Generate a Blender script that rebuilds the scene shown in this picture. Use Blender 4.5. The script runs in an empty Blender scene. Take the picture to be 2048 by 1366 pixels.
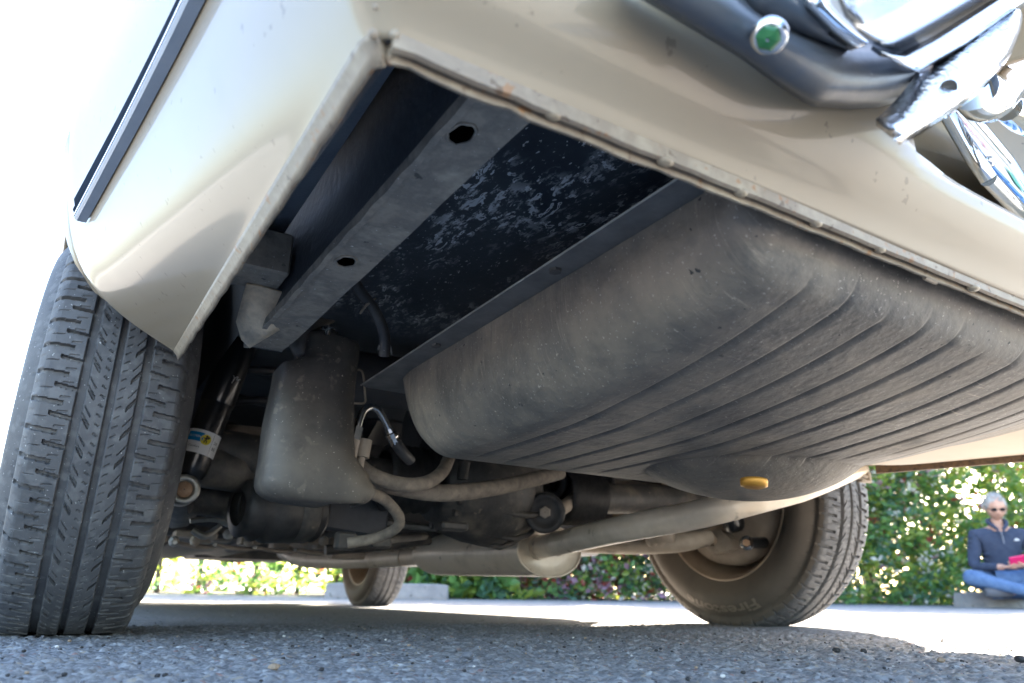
import bpy, math, random
import numpy as np
from mathutils import Vector, Matrix
from math import sin, cos, pi, sqrt, radians
random.seed(7)
rng = np.random.default_rng(11)
S = bpy.context.scene
COL = S.collection

# ------------------------------------------------------------------ camera
CF = 1437.5634
CC = Vector((-0.7745, -1.3323, 0.0589))
CR = Vector((0.85340773, -0.52106323, 0.01372417))
CU = Vector((-0.18523306, -0.27855705, 0.94238776))
CD = Vector((0.48722064, 0.80678317, 0.33424088))
cam = bpy.data.cameras.new('camera'); co = bpy.data.objects.new('camera', cam); COL.objects.link(co)
cam.sensor_width = 36; cam.lens = CF/2048*36
cam.clip_start = 0.02; cam.clip_end = 2000
co.matrix_world = Matrix(((CR.x, CU.x, -CD.x, CC.x), (CR.y, CU.y, -CD.y, CC.y), (CR.z, CU.z, -CD.z, CC.z), (0, 0, 0, 1)))
cam.dof.use_dof = True; cam.dof.focus_distance = .78; cam.dof.aperture_fstop = 7
S.camera = co
# ------------------------------------------------------------------ light
SUN_EL, SUN_AZ = radians(29), radians(53)          # azimuth from +Y towards +X
w = bpy.data.worlds.new('World'); S.world = w; w.use_nodes = True
nt = w.node_tree; bg = nt.nodes['Background']
sky = nt.nodes.new('ShaderNodeTexSky'); sky.sky_type = 'NISHITA'; sky.sun_disc = False
sky.sun_elevation = SUN_EL; sky.sun_rotation = SUN_AZ
sky.air_density = 1.0; sky.dust_density = 2.4; sky.ozone_density = 1.0
nt.links.new(sky.outputs[0], bg.inputs[0]); bg.inputs[1].default_value = 0.1
sl = bpy.data.lights.new('sun', 'SUN'); sl.energy = 5.0; sl.angle = radians(0.5); sl.color = (1, .87, .71)
so = bpy.data.objects.new('sun', sl); COL.objects.link(so)
sd = Vector((sin(SUN_AZ)*cos(SUN_EL), cos(SUN_AZ)*cos(SUN_EL), sin(SUN_EL)))
so.rotation_euler = sd.to_track_quat('Z', 'Y').to_euler(); so.location = (4, 3, 6)
S.view_settings.view_transform = 'Standard'; S.view_settings.look = 'None'
S.view_settings.gamma = 1; S.view_settings.use_curve_mapping = False
S.view_settings.exposure = 3.55
S.render.engine = 'CYCLES'
S.cycles.max_bounces = 10; S.cycles.diffuse_bounces = 6; S.cycles.glossy_bounces = 4
S.cycles.sample_clamp_indirect = 8

# ------------------------------------------------------------------ helpers
def at(u, v, ax, val):
    """point of the place seen at photo position (u, v) on the car-frame plane X/Y/Z = val"""
    d = CD*CF + CR*(u-1024) + CU*(683-v)
    i = 'XYZ'.index(ax)
    return CC + d*((val-CC[i])/d[i])

def mat(name, cols, rough=.5, metal=0., scale=8., bump=0., bscale=60., spec=.5, detail=6., coat=0., stops=None, spots=None, rvar=0., stretch=None, transl=0):
    m = bpy.data.materials.new(name); m.use_nodes = True
    t = m.node_tree; N = t.nodes; L = t.links; b = N['Principled BSDF']
    b.inputs['Roughness'].default_value = rough; b.inputs['Metallic'].default_value = metal
    b.inputs['Specular IOR Level'].default_value = spec
    if coat: b.inputs['Coat Weight'].default_value = coat; b.inputs['Coat Roughness'].default_value = .06
    if not isinstance(cols, list): cols = [cols]
    if len(cols) == 1 and not spots and not bump:
        b.inputs['Base Color'].default_value = (*cols[0], 1); return m
    tc = N.new('ShaderNodeTexCoord'); src = tc.outputs['Object']
    if stretch:
        mp = N.new('ShaderNodeMapping'); mp.inputs['Scale'].default_value = stretch; L.new(src, mp.inputs[0]); src = mp.outputs[0]
    nz = N.new('ShaderNodeTexNoise'); nz.inputs['Scale'].default_value = scale; nz.inputs['Detail'].default_value = detail
    nz.inputs['Roughness'].default_value = .62
    L.new(src, nz.inputs['Vector'])
    cr = N.new('ShaderNodeValToRGB'); e = cr.color_ramp.elements
    k = len(cols)
    if stops is None: stops = [.32+.36*i/max(k-1, 1) for i in range(k)]
    while len(e) < k: e.new(.5)
    for i in range(k): e[i].position = stops[i]; e[i].color = (*cols[i], 1)
    L.new(nz.outputs[0], cr.inputs[0]); out = cr.outputs[0]
    for sp in (spots or []):      # (colour, scale, threshold, softness)
        n2 = N.new('ShaderNodeTexNoise'); n2.inputs['Scale'].default_value = sp[1]; n2.inputs['Detail'].default_value = 3
        L.new(src, n2.inputs['Vector'])
        mr = N.new('ShaderNodeMapRange'); mr.inputs[1].default_value = sp[2]; mr.inputs[2].default_value = sp[2]+sp[3]
        mr.inputs[4].default_value = sp[4] if len(sp) > 4 else 1.
        L.new(n2.outputs[0], mr.inputs[0])
        mx = N.new('ShaderNodeMix'); mx.data_type = 'RGBA'; mx.inputs[7].default_value = (*sp[0], 1)
        L.new(mr.outputs[0], mx.inputs[0]); L.new(out, mx.inputs[6]); out = mx.outputs[2]
    L.new(out, b.inputs['Base Color'])
    if rvar:
        mr = N.new('ShaderNodeMapRange'); mr.inputs[1].default_value = .3; mr.inputs[2].default_value = .7
        mr.inputs[3].default_value = max(0, rough-rvar); mr.inputs[4].default_value = min(1, rough+rvar)
        L.new(nz.outputs[0], mr.inputs[0]); L.new(mr.outputs[0], b.inputs['Roughness'])
    if bump:
        n3 = N.new('ShaderNodeTexNoise'); n3.inputs['Scale'].default_value = bscale; n3.inputs['Detail'].default_value = 4
        L.new(src, n3.inputs['Vector'])
        bp = N.new('ShaderNodeBump'); bp.inputs['Strength'].default_value = .8; bp.inputs['Distance'].default_value = bump
        L.new(n3.outputs[0], bp.inputs['Height']); L.new(bp.outputs[0], b.inputs['Normal'])
    return m

def link(name, me, parent=None, mats=(), kind=None, label=None, cat=None, group=None):
    o = bpy.data.objects.new(name, me); COL.objects.link(o)
    for m in (mats if isinstance(mats, (list, tuple)) else [mats]):
        if me is not None and m is not None and len(me.materials) < 12: me.materials.append(m)
    if parent: o.parent = parent
    if kind: o['kind'] = kind
    if label: o['label'] = label
    if cat: o['category'] = cat
    if group: o['group'] = group
    return o

def empty(name, loc=(0, 0, 0), rot=(0, 0, 0), **k):
    o = link(name, None, **k); o.location = loc; o.rotation_euler = rot; o.empty_display_size = .1
    return o

SPLIT = {'axle_tube', 'axle_boot', 'pipe_clip', 'floor_bracket', 'boot_fold', 'bolt_ring', 'casing_rib', 'track_link', 'cross_tube',
         'plate_lamp', 'anti_roll_link', 'cable_bracket', 'shoe', 'front_axle', 'mount_bracket', 'bumper', 'rolled_edge', 'frame_screw', 'pump_union', 'damper_pin', 'front_pipe'}
class MB:
    def __init__(s): s.v = []; s.f = []; s.mi = []; s.sm = []
    def add(s, vs, fs, mi=0, smooth=True):
        b = len(s.v); s.v += [tuple(v) for v in vs]; s.f += [tuple(i+b for i in f) for f in fs]
        s.mi += [mi]*len(fs); s.sm += [smooth]*len(fs); return s
    def grid(s, rows, mi=0, smooth=True, closed=False, cap=False):
        n = len(rows[0]); vs = [p for r in rows for p in r]; fs = []
        for i in range(len(rows)-1):
            for j in range(n if closed else n-1):
                k = (j+1) % n; fs.append((i*n+j, i*n+k, (i+1)*n+k, (i+1)*n+j))
        s.add(vs, fs, mi, smooth)
        if cap and closed:
            s.add(rows[0], [tuple(range(n))[::-1]], mi, False); s.add(rows[-1], [tuple(range(n))], mi, False)
        return s
    def box(s, c, d, R=None, mi=0, bev=0.):
        x, y, z = d[0]/2, d[1]/2, d[2]/2
        if bev:
            bev = min(bev, x*.9, y*.9, z*.9)
            rows = []
            def ring(px, py, pz): return [(-px+q, -py, pz) if 0 else None for q in ()]
            def rr(ex, ey, pz):
                a, b2 = ex, ey; k = bev if ex == x else bev*.3
                return [(-a+k, -b2, pz), (a-k, -b2, pz), (a, -b2+k, pz), (a, b2-k, pz), (a-k, b2, pz), (-a+k, b2, pz), (-a, b2-k, pz), (-a, -b2+k, pz)]
            rows = [rr(x-bev, y-bev, -z), rr(x, y, -z+bev), rr(x, y, z-bev), rr(x-bev, y-bev, z)]
            rows = [[Vector(p) for p in r] for r in rows]
            if R: rows = [[R @ p for p in r] for r in rows]
            c = Vector(c); rows = [[p+c for p in r] for r in rows]
            return s.grid(rows, mi, False, closed=True, cap=True)
        P = [Vector((i, j, k)) for k in (-z, z) for j in (-y, y) for i in (-x, x)]
        if R: P = [R @ p for p in P]
        c = Vector(c)
        return s.add([p+c for p in P], [(0, 2, 3, 1), (4, 5, 7, 6), (0, 1, 5, 4), (2, 6, 7, 3), (0, 4, 6, 2), (1, 3, 7, 5)], mi, False)
    def tube(s, pts, r, n=14, mi=0, cap=True, sub=0, smooth=True, flat=1., up=None):
        P = [Vector(p) for p in pts]
        rs = list(r) if isinstance(r, (list, tuple)) else [r]*len(P)
        if sub: P, rs = spline(P, rs, sub)
        rows = []; prev = None
        for i, p in enumerate(P):
            t = (P[min(i+1, len(P)-1)]-P[max(i-1, 0)]).normalized()
            a = prev if prev is not None else (Vector(up) if up else (Vector((0, 0, 1)) if abs(t.z) < .9 else Vector((1, 0, 0))))
            a = (a-t*a.dot(t)).normalized(); b = t.cross(a); prev = a
            rows.append([p+a*cos(2*pi*k/n)*rs[i]*flat+b*sin(2*pi*k/n)*rs[i] for k in range(n)])
        return s.grid(rows, mi, smooth, closed=True, cap=cap)
    def lathe(s, prof, o, ax, n=32, mi=0, smooth=True, cap=False):
        ax = Vector(ax).normalized(); o = Vector(o)
        a = (Vector((0, 0, 1)) if abs(ax.z) < .9 else Vector((1, 0, 0))); a = (a-ax*a.dot(ax)).normalized(); b = ax.cross(a)
        rows = [[o+ax*h+(a*cos(2*pi*k/n)+b*sin(2*pi*k/n))*r for k in range(n)] for h, r in prof]
        return s.grid(rows, mi, smooth, closed=True, cap=cap)
    def ball(s, c, r, n=12, mi=0, sc=(1, 1, 1)):
        rows = []; c = Vector(c)
        for i in range(n//2+1):
            th = pi*i/(n//2)
            rows.append([c+Vector((r*sc[0]*sin(th)*cos(2*pi*k/n), r*sc[1]*sin(th)*sin(2*pi*k/n), r*sc[2]*cos(th))) for k in range(n)])
        return s.grid(rows, mi, True, closed=True)
    def mesh(s, name):
        me = bpy.data.meshes.new(name); me.from_pydata(s.v, [], s.f)
        me.polygons.foreach_set('material_index', s.mi); me.polygons.foreach_set('use_smooth', s.sm)
        me.update(); return me
    def build(s, name, mats, parent=None, **k):
        if name in SPLIT:
            ps = s.pieces()
            if len(ps) > 1:
                r = [link(name, p.mesh(name), parent, mats, **k) for p in ps]; return r[0]
        return link(name, s.mesh(name), parent, mats, **k)
    def pieces(s):
        p = list(range(len(s.v)))
        def find(a):
            while p[a] != a: p[a] = p[p[a]]; a = p[a]
            return a
        for f in s.f:
            a = find(f[0])
            for i in f[1:]: p[find(i)] = a
        # caps share no vertices with their sides: join by position
        pos = {}
        for i, v in enumerate(s.v):
            k = (round(v[0], 6), round(v[1], 6), round(v[2], 6))
            if k in pos: p[find(i)] = find(pos[k])
            else: pos[k] = i
        out = {}
        for q, f in enumerate(s.f): out.setdefault(find(f[0]), []).append(q)
        res = []
        for fs in out.values():
            m = MB(); ids = {}
            for q in fs:
                g = []
                for i in s.f[q]:
                    if i not in ids: ids[i] = len(m.v); m.v.append(s.v[i])
                    g.append(ids[i])
                m.f.append(tuple(g)); m.mi.append(s.mi[q]); m.sm.append(s.sm[q])
            res.append(m)
        return res

def fixn(o):
    import bmesh
    bm = bmesh.new(); bm.from_mesh(o.data); bmesh.ops.remove_doubles(bm, verts=bm.verts, dist=1e-5)
    bmesh.ops.recalc_face_normals(bm, faces=bm.faces); bm.to_mesh(o.data); bm.free(); return o

def spline(P, rs, sub):
    Q = []; q = []
    n = len(P)
    for i in range(n-1):
        p0, p1, p2, p3 = P[max(i-1, 0)], P[i], P[i+1], P[min(i+2, n-1)]
        for k in range(sub):
            t = k/sub
            Q.append(.5*((2*p1)+(p2-p0)*t+(2*p0-5*p1+4*p2-p3)*t*t+(3*p1-p0-3*p2+p3)*t**3)); q.append(rs[i]*(1-t)+rs[i+1]*t)
    Q.append(P[-1]); q.append(rs[-1]); return Q, q

def lerp_tab(tab, x):
    """smooth monotone curve through (x, value) pairs"""
    n = len(tab)
    if x <= tab[0][0]: return tab[0][1]
    if x >= tab[-1][0]: return tab[-1][1]
    k = 0
    while tab[k+1][0] < x: k += 1
    d = [(tab[i+1][1]-tab[i][1])/(tab[i+1][0]-tab[i][0]) for i in range(max(0, k-1), min(n-1, k+2))]
    o = k-max(0, k-1)
    def tang(a, b): return 0. if a*b <= 0 else 2*a*b/(a+b)
    m0 = tang(d[o-1], d[o]) if o > 0 else d[o]
    m1 = tang(d[o], d[o+1]) if o+1 < len(d) else d[o]
    h = tab[k+1][0]-tab[k][0]; t = (x-tab[k][0])/h
    return ((2*t**3-3*t*t+1)*tab[k][1]+(t**3-2*t*t+t)*h*m0+(-2*t**3+3*t*t)*tab[k+1][1]+(t**3-t*t)*h*m1)

def subsurf(o, lv=1, crease=None):
    m = o.modifiers.new('s', 'SUBSURF'); m.levels = lv; m.render_levels = lv; return o

def text_mesh(txt, size, depth=0., bold=False):
    c = bpy.data.curves.new('t', 'FONT'); c.body = txt; c.size = size; c.extrude = depth; c.resolution_u = 3
    c.align_x = 'CENTER'; c.align_y = 'CENTER'
    if bold: c.offset = size*.02
    o = bpy.data.objects.new('t', c); COL.objects.link(o)
    dg = bpy.context.evaluated_depsgraph_get(); me = bpy.data.meshes.new_from_object(o.evaluated_get(dg))
    bpy.data.objects.remove(o); bpy.data.curves.remove(c)
    vs = [v.co.copy() for v in me.vertices]; fs = [tuple(p.vertices) for p in me.polygons]
    bpy.data.meshes.remove(me); return vs, fs

# ------------------------------------------------------------------ materials
M = {}
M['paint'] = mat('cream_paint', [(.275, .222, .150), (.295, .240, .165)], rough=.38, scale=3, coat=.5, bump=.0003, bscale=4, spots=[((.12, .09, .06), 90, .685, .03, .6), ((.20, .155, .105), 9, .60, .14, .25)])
M['paint_in'] = mat('dusty_paint', [(.30, .245, .175), (.36, .295, .215)], rough=.5, scale=6, spots=[((.3, .22, .14), 30, .68, .1, .6)])
M['lip'] = mat('rusty_lip', [(.34, .28, .20), (.25, .20, .145), (.37, .31, .225)], rough=.5, scale=30, spots=[((.30, .15, .06), 110, .62, .07, .8), ((.12, .08, .05), 150, .64, .06, .8)])
M['seam'] = mat('seam_sealer', [(.06, .05, .042), (.20, .13, .08), (.13, .10, .08)], rough=.7, scale=60)
M['under'] = mat('underseal', [(.20, .24, .30), (.27, .31, .36), (.33, .35, .38)], rough=.42, scale=9, bump=.0012, bscale=240, rvar=.12, spots=[((.22, .24, .26), 260, .71, .03, .5)])
M['black'] = mat('black_underseal', [(.035, .037, .042), (.065, .065, .068)], rough=.5, scale=12, bump=.001, bscale=150, spots=[((.15, .14, .12), 180, .70, .04, .5)])
M['rail'] = mat('rail_coating', [(.14, .13, .115), (.34, .295, .24), (.21, .19, .165), (.42, .37, .30)], rough=.6, scale=16, bump=.003, bscale=48, detail=9, stops=[.32, .45, .55, .68], spots=[((.6, .58, .54), 250, .70, .02), ((.05, .05, .05), 70, .68, .04, .8)])
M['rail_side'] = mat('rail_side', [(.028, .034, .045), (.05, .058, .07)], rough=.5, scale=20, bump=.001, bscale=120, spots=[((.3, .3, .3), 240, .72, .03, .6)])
M['tank'] = mat('tank_coating', [(.062, .058, .053), (.108, .099, .087), (.175, .153, .124), (.092, .085, .076)], rough=.55, scale=11, bump=.0016, bscale=95, rvar=.1, detail=9, stops=[.30, .44, .58, .70],
                spots=[((.30, .25, .19), 9, .54, .18, .5), ((.11, .104, .098), 42, .58, .14, .4), ((.42, .39, .34), 340, .655, .05, .6), ((.03, .03, .03), 120, .715, .015)])
def scratches(m, sc, rot, col, lo, hi, amt, reg=None):
    """long thin marks scraped along one direction"""
    t = m.node_tree; N = t.nodes; L = t.links; b = N['Principled BSDF']; src = b.inputs['Base Color'].links[0].from_socket
    tc = N.new('ShaderNodeTexCoord'); mp = N.new('ShaderNodeMapping'); mp.inputs['Scale'].default_value = sc; mp.inputs['Rotation'].default_value = rot; L.new(tc.outputs['Object'], mp.inputs[0])
    n = N.new('ShaderNodeTexNoise'); n.inputs['Scale'].default_value = 1; n.inputs['Detail'].default_value = 5; n.inputs['Roughness'].default_value = .7; L.new(mp.outputs[0], n.inputs['Vector'])
    g = N.new('ShaderNodeTexNoise'); g.inputs['Scale'].default_value = 7; L.new(tc.outputs['Object'], g.inputs['Vector'])
    a = N.new('ShaderNodeMapRange'); a.inputs[1].default_value = lo; a.inputs[2].default_value = hi; L.new(n.outputs[0], a.inputs[0])
    c = N.new('ShaderNodeMapRange'); c.inputs[1].default_value = .44; c.inputs[2].default_value = .6; c.inputs[4].default_value = amt; L.new(g.outputs[0], c.inputs[0])
    q = N.new('ShaderNodeMath'); q.operation = 'MULTIPLY'; L.new(a.outputs[0], q.inputs[0]); L.new(c.outputs[0], q.inputs[1])
    mx = N.new('ShaderNodeMix'); mx.data_type = 'RGBA'; mx.inputs[7].default_value = (*col, 1); L.new(q.outputs[0], mx.inputs[0]); L.new(src, mx.inputs[6]); L.new(mx.outputs[2], b.inputs['Base Color'])
scratches(M['tank'], (26, 260, 20), (0, 0, .55), (.42, .36, .28), .58, .70, .5)
scratches(M['tank'], (14, 90, 10), (0, 0, .75), (.09, .083, .075), .55, .68, .7)
M['tank_wear'] = mat('tank_scuffs', [(.085, .078, .07), (.14, .125, .108), (.26, .225, .18)], rough=.6, scale=9, bump=.0012, bscale=80, stretch=(2.2, 1, 6), stops=[.35, .5, .66],
                spots=[((.38, .33, .27), 75, .64, .05, .8), ((.4, .36, .3), 260, .66, .05, .7)])
M['flange'] = mat('tank_flange', [(.08, .08, .08), (.15, .147, .14)], rough=.5, scale=40, bump=.0008)
M['cover'] = mat('plastic_cover', [(.028, .027, .026), (.052, .048, .043), (.10, .088, .072)], rough=.6, scale=8, bump=.0007, bscale=110,
                 spots=[((.22, .185, .14), 7, .50, .22, .5), ((.035, .033, .032), 22, .56, .14, .5), ((.20, .17, .13), 70, .60, .08, .4), ((.42, .38, .32), 340, .70, .03)])
M['rubber'] = mat('tyre_rubber', [(.068, .069, .073), (.115, .114, .114)], rough=.62, scale=22, bump=.0006, bscale=500,
                  spots=[((.16, .16, .158), 60, .52, .12, .6), ((.55, .54, .52), 300, .70, .02, .8)])
M['sidewall'] = mat('sidewall_rubber', [(.075, .064, .052), (.12, .10, .08)], rough=.72, scale=8, bump=.0004, bscale=300)
M['hose'] = mat('dusty_hose', [(.13, .11, .09), (.27, .23, .18)], rough=.8, scale=60, bump=.0006, bscale=400)
M['hose_dark'] = mat('dark_hose', [(.022, .023, .026), (.065, .062, .058)], rough=.5, scale=40)
M['rim'] = mat('rim_steel', [(.24, .19, .145), (.40, .32, .24)], rough=.3, metal=.3, scale=10)
M['drum'] = mat('dusty_iron', [(.22, .185, .145), (.36, .30, .24)], rough=.75, scale=14, bump=.001, bscale=90)
M['iron'] = mat('grimy_iron', [(.035, .035, .035), (.065, .062, .058), (.15, .13, .105)], rough=.55, scale=16, bump=.0015, bscale=90, spots=[((.25, .2, .15), 60, .68, .05, .6)])
M['dustiron'] = mat('dusty_arm', [(.26, .22, .175), (.42, .36, .29)], rough=.7, scale=16, bump=.001, bscale=90, spots=[((.04, .035, .03), 20, .6, .1, .7)])
M['exhaust'] = mat('exhaust_steel', [(.52, .45, .355), (.68, .595, .485), (.59, .51, .405)], rough=.34, metal=.12, scale=9, bump=.0006, bscale=60, rvar=.08, spots=[((.10, .075, .05), 30, .66, .08, .6), ((.42, .34, .25), 8, .58, .1, .5)])
M['shock'] = mat('shock_black', [(.012, .013, .015)], rough=.28, coat=.4)
M['zinc'] = mat('zinc', [(.55, .56, .56), (.7, .7, .68)], rough=.25, metal=1, scale=40)
M['zinc_dull'] = mat('zinc_dull', [(.30, .30, .28), (.5, .49, .45)], rough=.45, metal=.8, scale=40, bump=.0003)
M['bolt_rust'] = mat('rusty_bolt', [(.30, .17, .09), (.45, .32, .22)], rough=.6, scale=80)
M['reflect_chrome'] = mat('chrome_dark_reflection', [(.40, .43, .47), (.50, .53, .57)], rough=.16, metal=1, scale=12)  # bumper chrome with the blue-grey sky and ground reflection put into its colour
M['chrome'] = mat('chrome', [(.72, .74, .76)], rough=.06, metal=1)
M['chrome_mirror_spots'] = mat('chrome_asphalt_reflection', [(.8, .81, .82), (.86, .86, .86)], rough=.12, metal=1, scale=30, bump=.0022, bscale=150, spots=[((.25, .22, .2), 220, .66, .03), ((.4, .38, .35), 90, .66, .04)])  # dark spots are mirrored asphalt grain, painted into the chrome
M['alu'] = mat('dark_strip', [(.02, .028, .042), (.03, .04, .058)], rough=.9, spec=.0, scale=20)
M['alu2'] = mat('dull_strip', [(.26, .32, .40), (.32, .38, .46)], rough=.35, scale=20)
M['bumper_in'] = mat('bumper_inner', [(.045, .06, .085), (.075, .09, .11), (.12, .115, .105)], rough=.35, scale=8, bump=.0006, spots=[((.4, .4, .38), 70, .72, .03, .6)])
M['green'] = mat('green_bolt', [(.010, .085, .035), (.03, .17, .05)], rough=.35, scale=30)
M['brass'] = mat('brass_plug', [(.50, .22, .03), (.60, .32, .06)], rough=.45, metal=.5, scale=50)
M['blue'] = mat('print_blue', [(.0, .24, .52)], rough=.4)
M['yellow'] = mat('print_yellow', [(.75, .62, .03)], rough=.4)
M['white'] = mat('print_white', [(.80, .80, .78)], rough=.4)
M['ink'] = mat('print_black', [(.02, .02, .02)], rough=.4)
M['red'] = mat('print_red', [(.45, .02, .06)], rough=.4)
M['teal'] = mat('print_green', [(.02, .35, .22)], rough=.4)
M['mount'] = mat('mount_blue', [(.10, .25, .5)], rough=.4)
M['beige_dust'] = mat('beige_gusset', [(.56, .44, .31), (.76, .62, .45), (.48, .40, .31)], rough=.8, scale=30, bump=.0015, bscale=160)
M['hollow_dark'] = mat('hollow_shade', [(.004, .004, .005)], rough=.9)  # near-black colour standing in for the shade inside the rail

# splashed trunk floor: dried white water marks on dark blue underseal
def splash_mat():
    m = mat('splashed_floor', [(.05, .062, .08), (.08, .095, .115), (.11, .125, .14)], rough=.38, scale=9, bump=.0008, bscale=120)
    t = m.node_tree; N = t.nodes; L = t.links; b = N['Principled BSDF']
    base = b.inputs['Base Color'].links[0].from_socket
    tc = N.new('ShaderNodeTexCoord')
    mp = N.new('ShaderNodeMapping'); mp.inputs['Scale'].default_value = (1, .42, 1); mp.inputs['Rotation'].default_value = (0, 0, .12); L.new(tc.outputs['Object'], mp.inputs[0])
    def nz(s, d=4, r=.6):
        n = N.new('ShaderNodeTexNoise'); n.inputs['Scale'].default_value = s; n.inputs['Detail'].default_value = d; n.inputs['Roughness'].default_value = r
        L.new(mp.outputs[0], n.inputs['Vector']); return n.outputs[0]
    def mth(op, a, b_=None, c=None):
        n = N.new('ShaderNodeMath'); n.operation = op
        for i, x in enumerate((a, b_, c)):
            if x is None: continue
            if isinstance(x, (int, float)): n.inputs[i].default_value = x
            else: L.new(x, n.inputs[i])
        return n.outputs[0]
    def mr(x, a, b_, c=0., d=1.):
        n = N.new('ShaderNodeMapRange'); L.new(x, n.inputs[0])
        for i, q in enumerate((a, b_, c, d)): n.inputs[i+1].default_value = q
        return n.outputs[0]
    # ring-shaped drip marks
    wn = N.new('ShaderNodeTexNoise'); wn.inputs['Scale'].default_value = 45; wn.inputs['Detail'].default_value = 5; L.new(mp.outputs[0], wn.inputs['Vector'])
    wm = N.new('ShaderNodeVectorMath'); wm.operation = 'MULTIPLY_ADD'; L.new(wn.outputs['Color'], wm.inputs[0]); wm.inputs[1].default_value = (.045, .06, 0); L.new(mp.outputs[0], wm.inputs[2])
    vo = N.new('ShaderNodeTexVoronoi'); vo.inputs['Scale'].default_value = 95; L.new(wm.outputs[0], vo.inputs['Vector'])
    ring = mth('SUBTRACT', 1., mr(mth('ABSOLUTE', mth('SUBTRACT', vo.outputs['Distance'], .22)), .03, .11))
    patch = mr(nz(9, 3), .44, .56)
    fine = mr(nz(90, 6, .7), .52, .60)
    fleck = mr(nz(240, 2, .6), .66, .70)
    sx = N.new('ShaderNodeSeparateXYZ'); L.new(tc.outputs['Object'], sx.inputs[0])
    # marks lie on the middle of the panel
    mx_ = mth('SUBTRACT', 1., mr(mth('ABSOLUTE', mth('SUBTRACT', sx.outputs[0], -.43)), .07, .17))
    my_ = mth('SUBTRACT', 1., mr(mth('ABSOLUTE', mth('SUBTRACT', sx.outputs[1], -.70)), .2, .42))
    msk = mth('MULTIPLY', mx_, my_)
    tot = mth('ADD', mth('MULTIPLY', mth('MULTIPLY', ring, patch), 1.1), mth('MULTIPLY', mth('MULTIPLY', fine, patch), .6))
    tot = mth('ADD', tot, mth('MULTIPLY', fleck, .55)); tot = mth('MULTIPLY', mth('MULTIPLY', tot, msk), 1.5)
    mx = N.new('ShaderNodeMix'); mx.data_type = 'RGBA'; mx.clamp_factor = True
    L.new(tot, mx.inputs[0]); L.new(base, mx.inputs[6]); mx.inputs[7].default_value = (.88, .92, .95, 1)
    L.new(mx.outputs[2], b.inputs['Base Color']); return m
M['splash'] = splash_mat()

# ================================================================== SETTING
FH = Vector((sin(.5433), cos(.5433), 0)); RH = Vector((cos(.5433), -sin(.5433), 0))
def W(depth, lat, z=0.):
    p = Vector((CC.x, CC.y, 0))+FH*depth+RH*lat; return Vector((p.x, p.y, z))
def gz(x, y):
    d = (x-CC.x)*FH.x+(y-CC.y)*FH.y
    return np.clip(d-4.4, 0, 60)*.012

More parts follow.
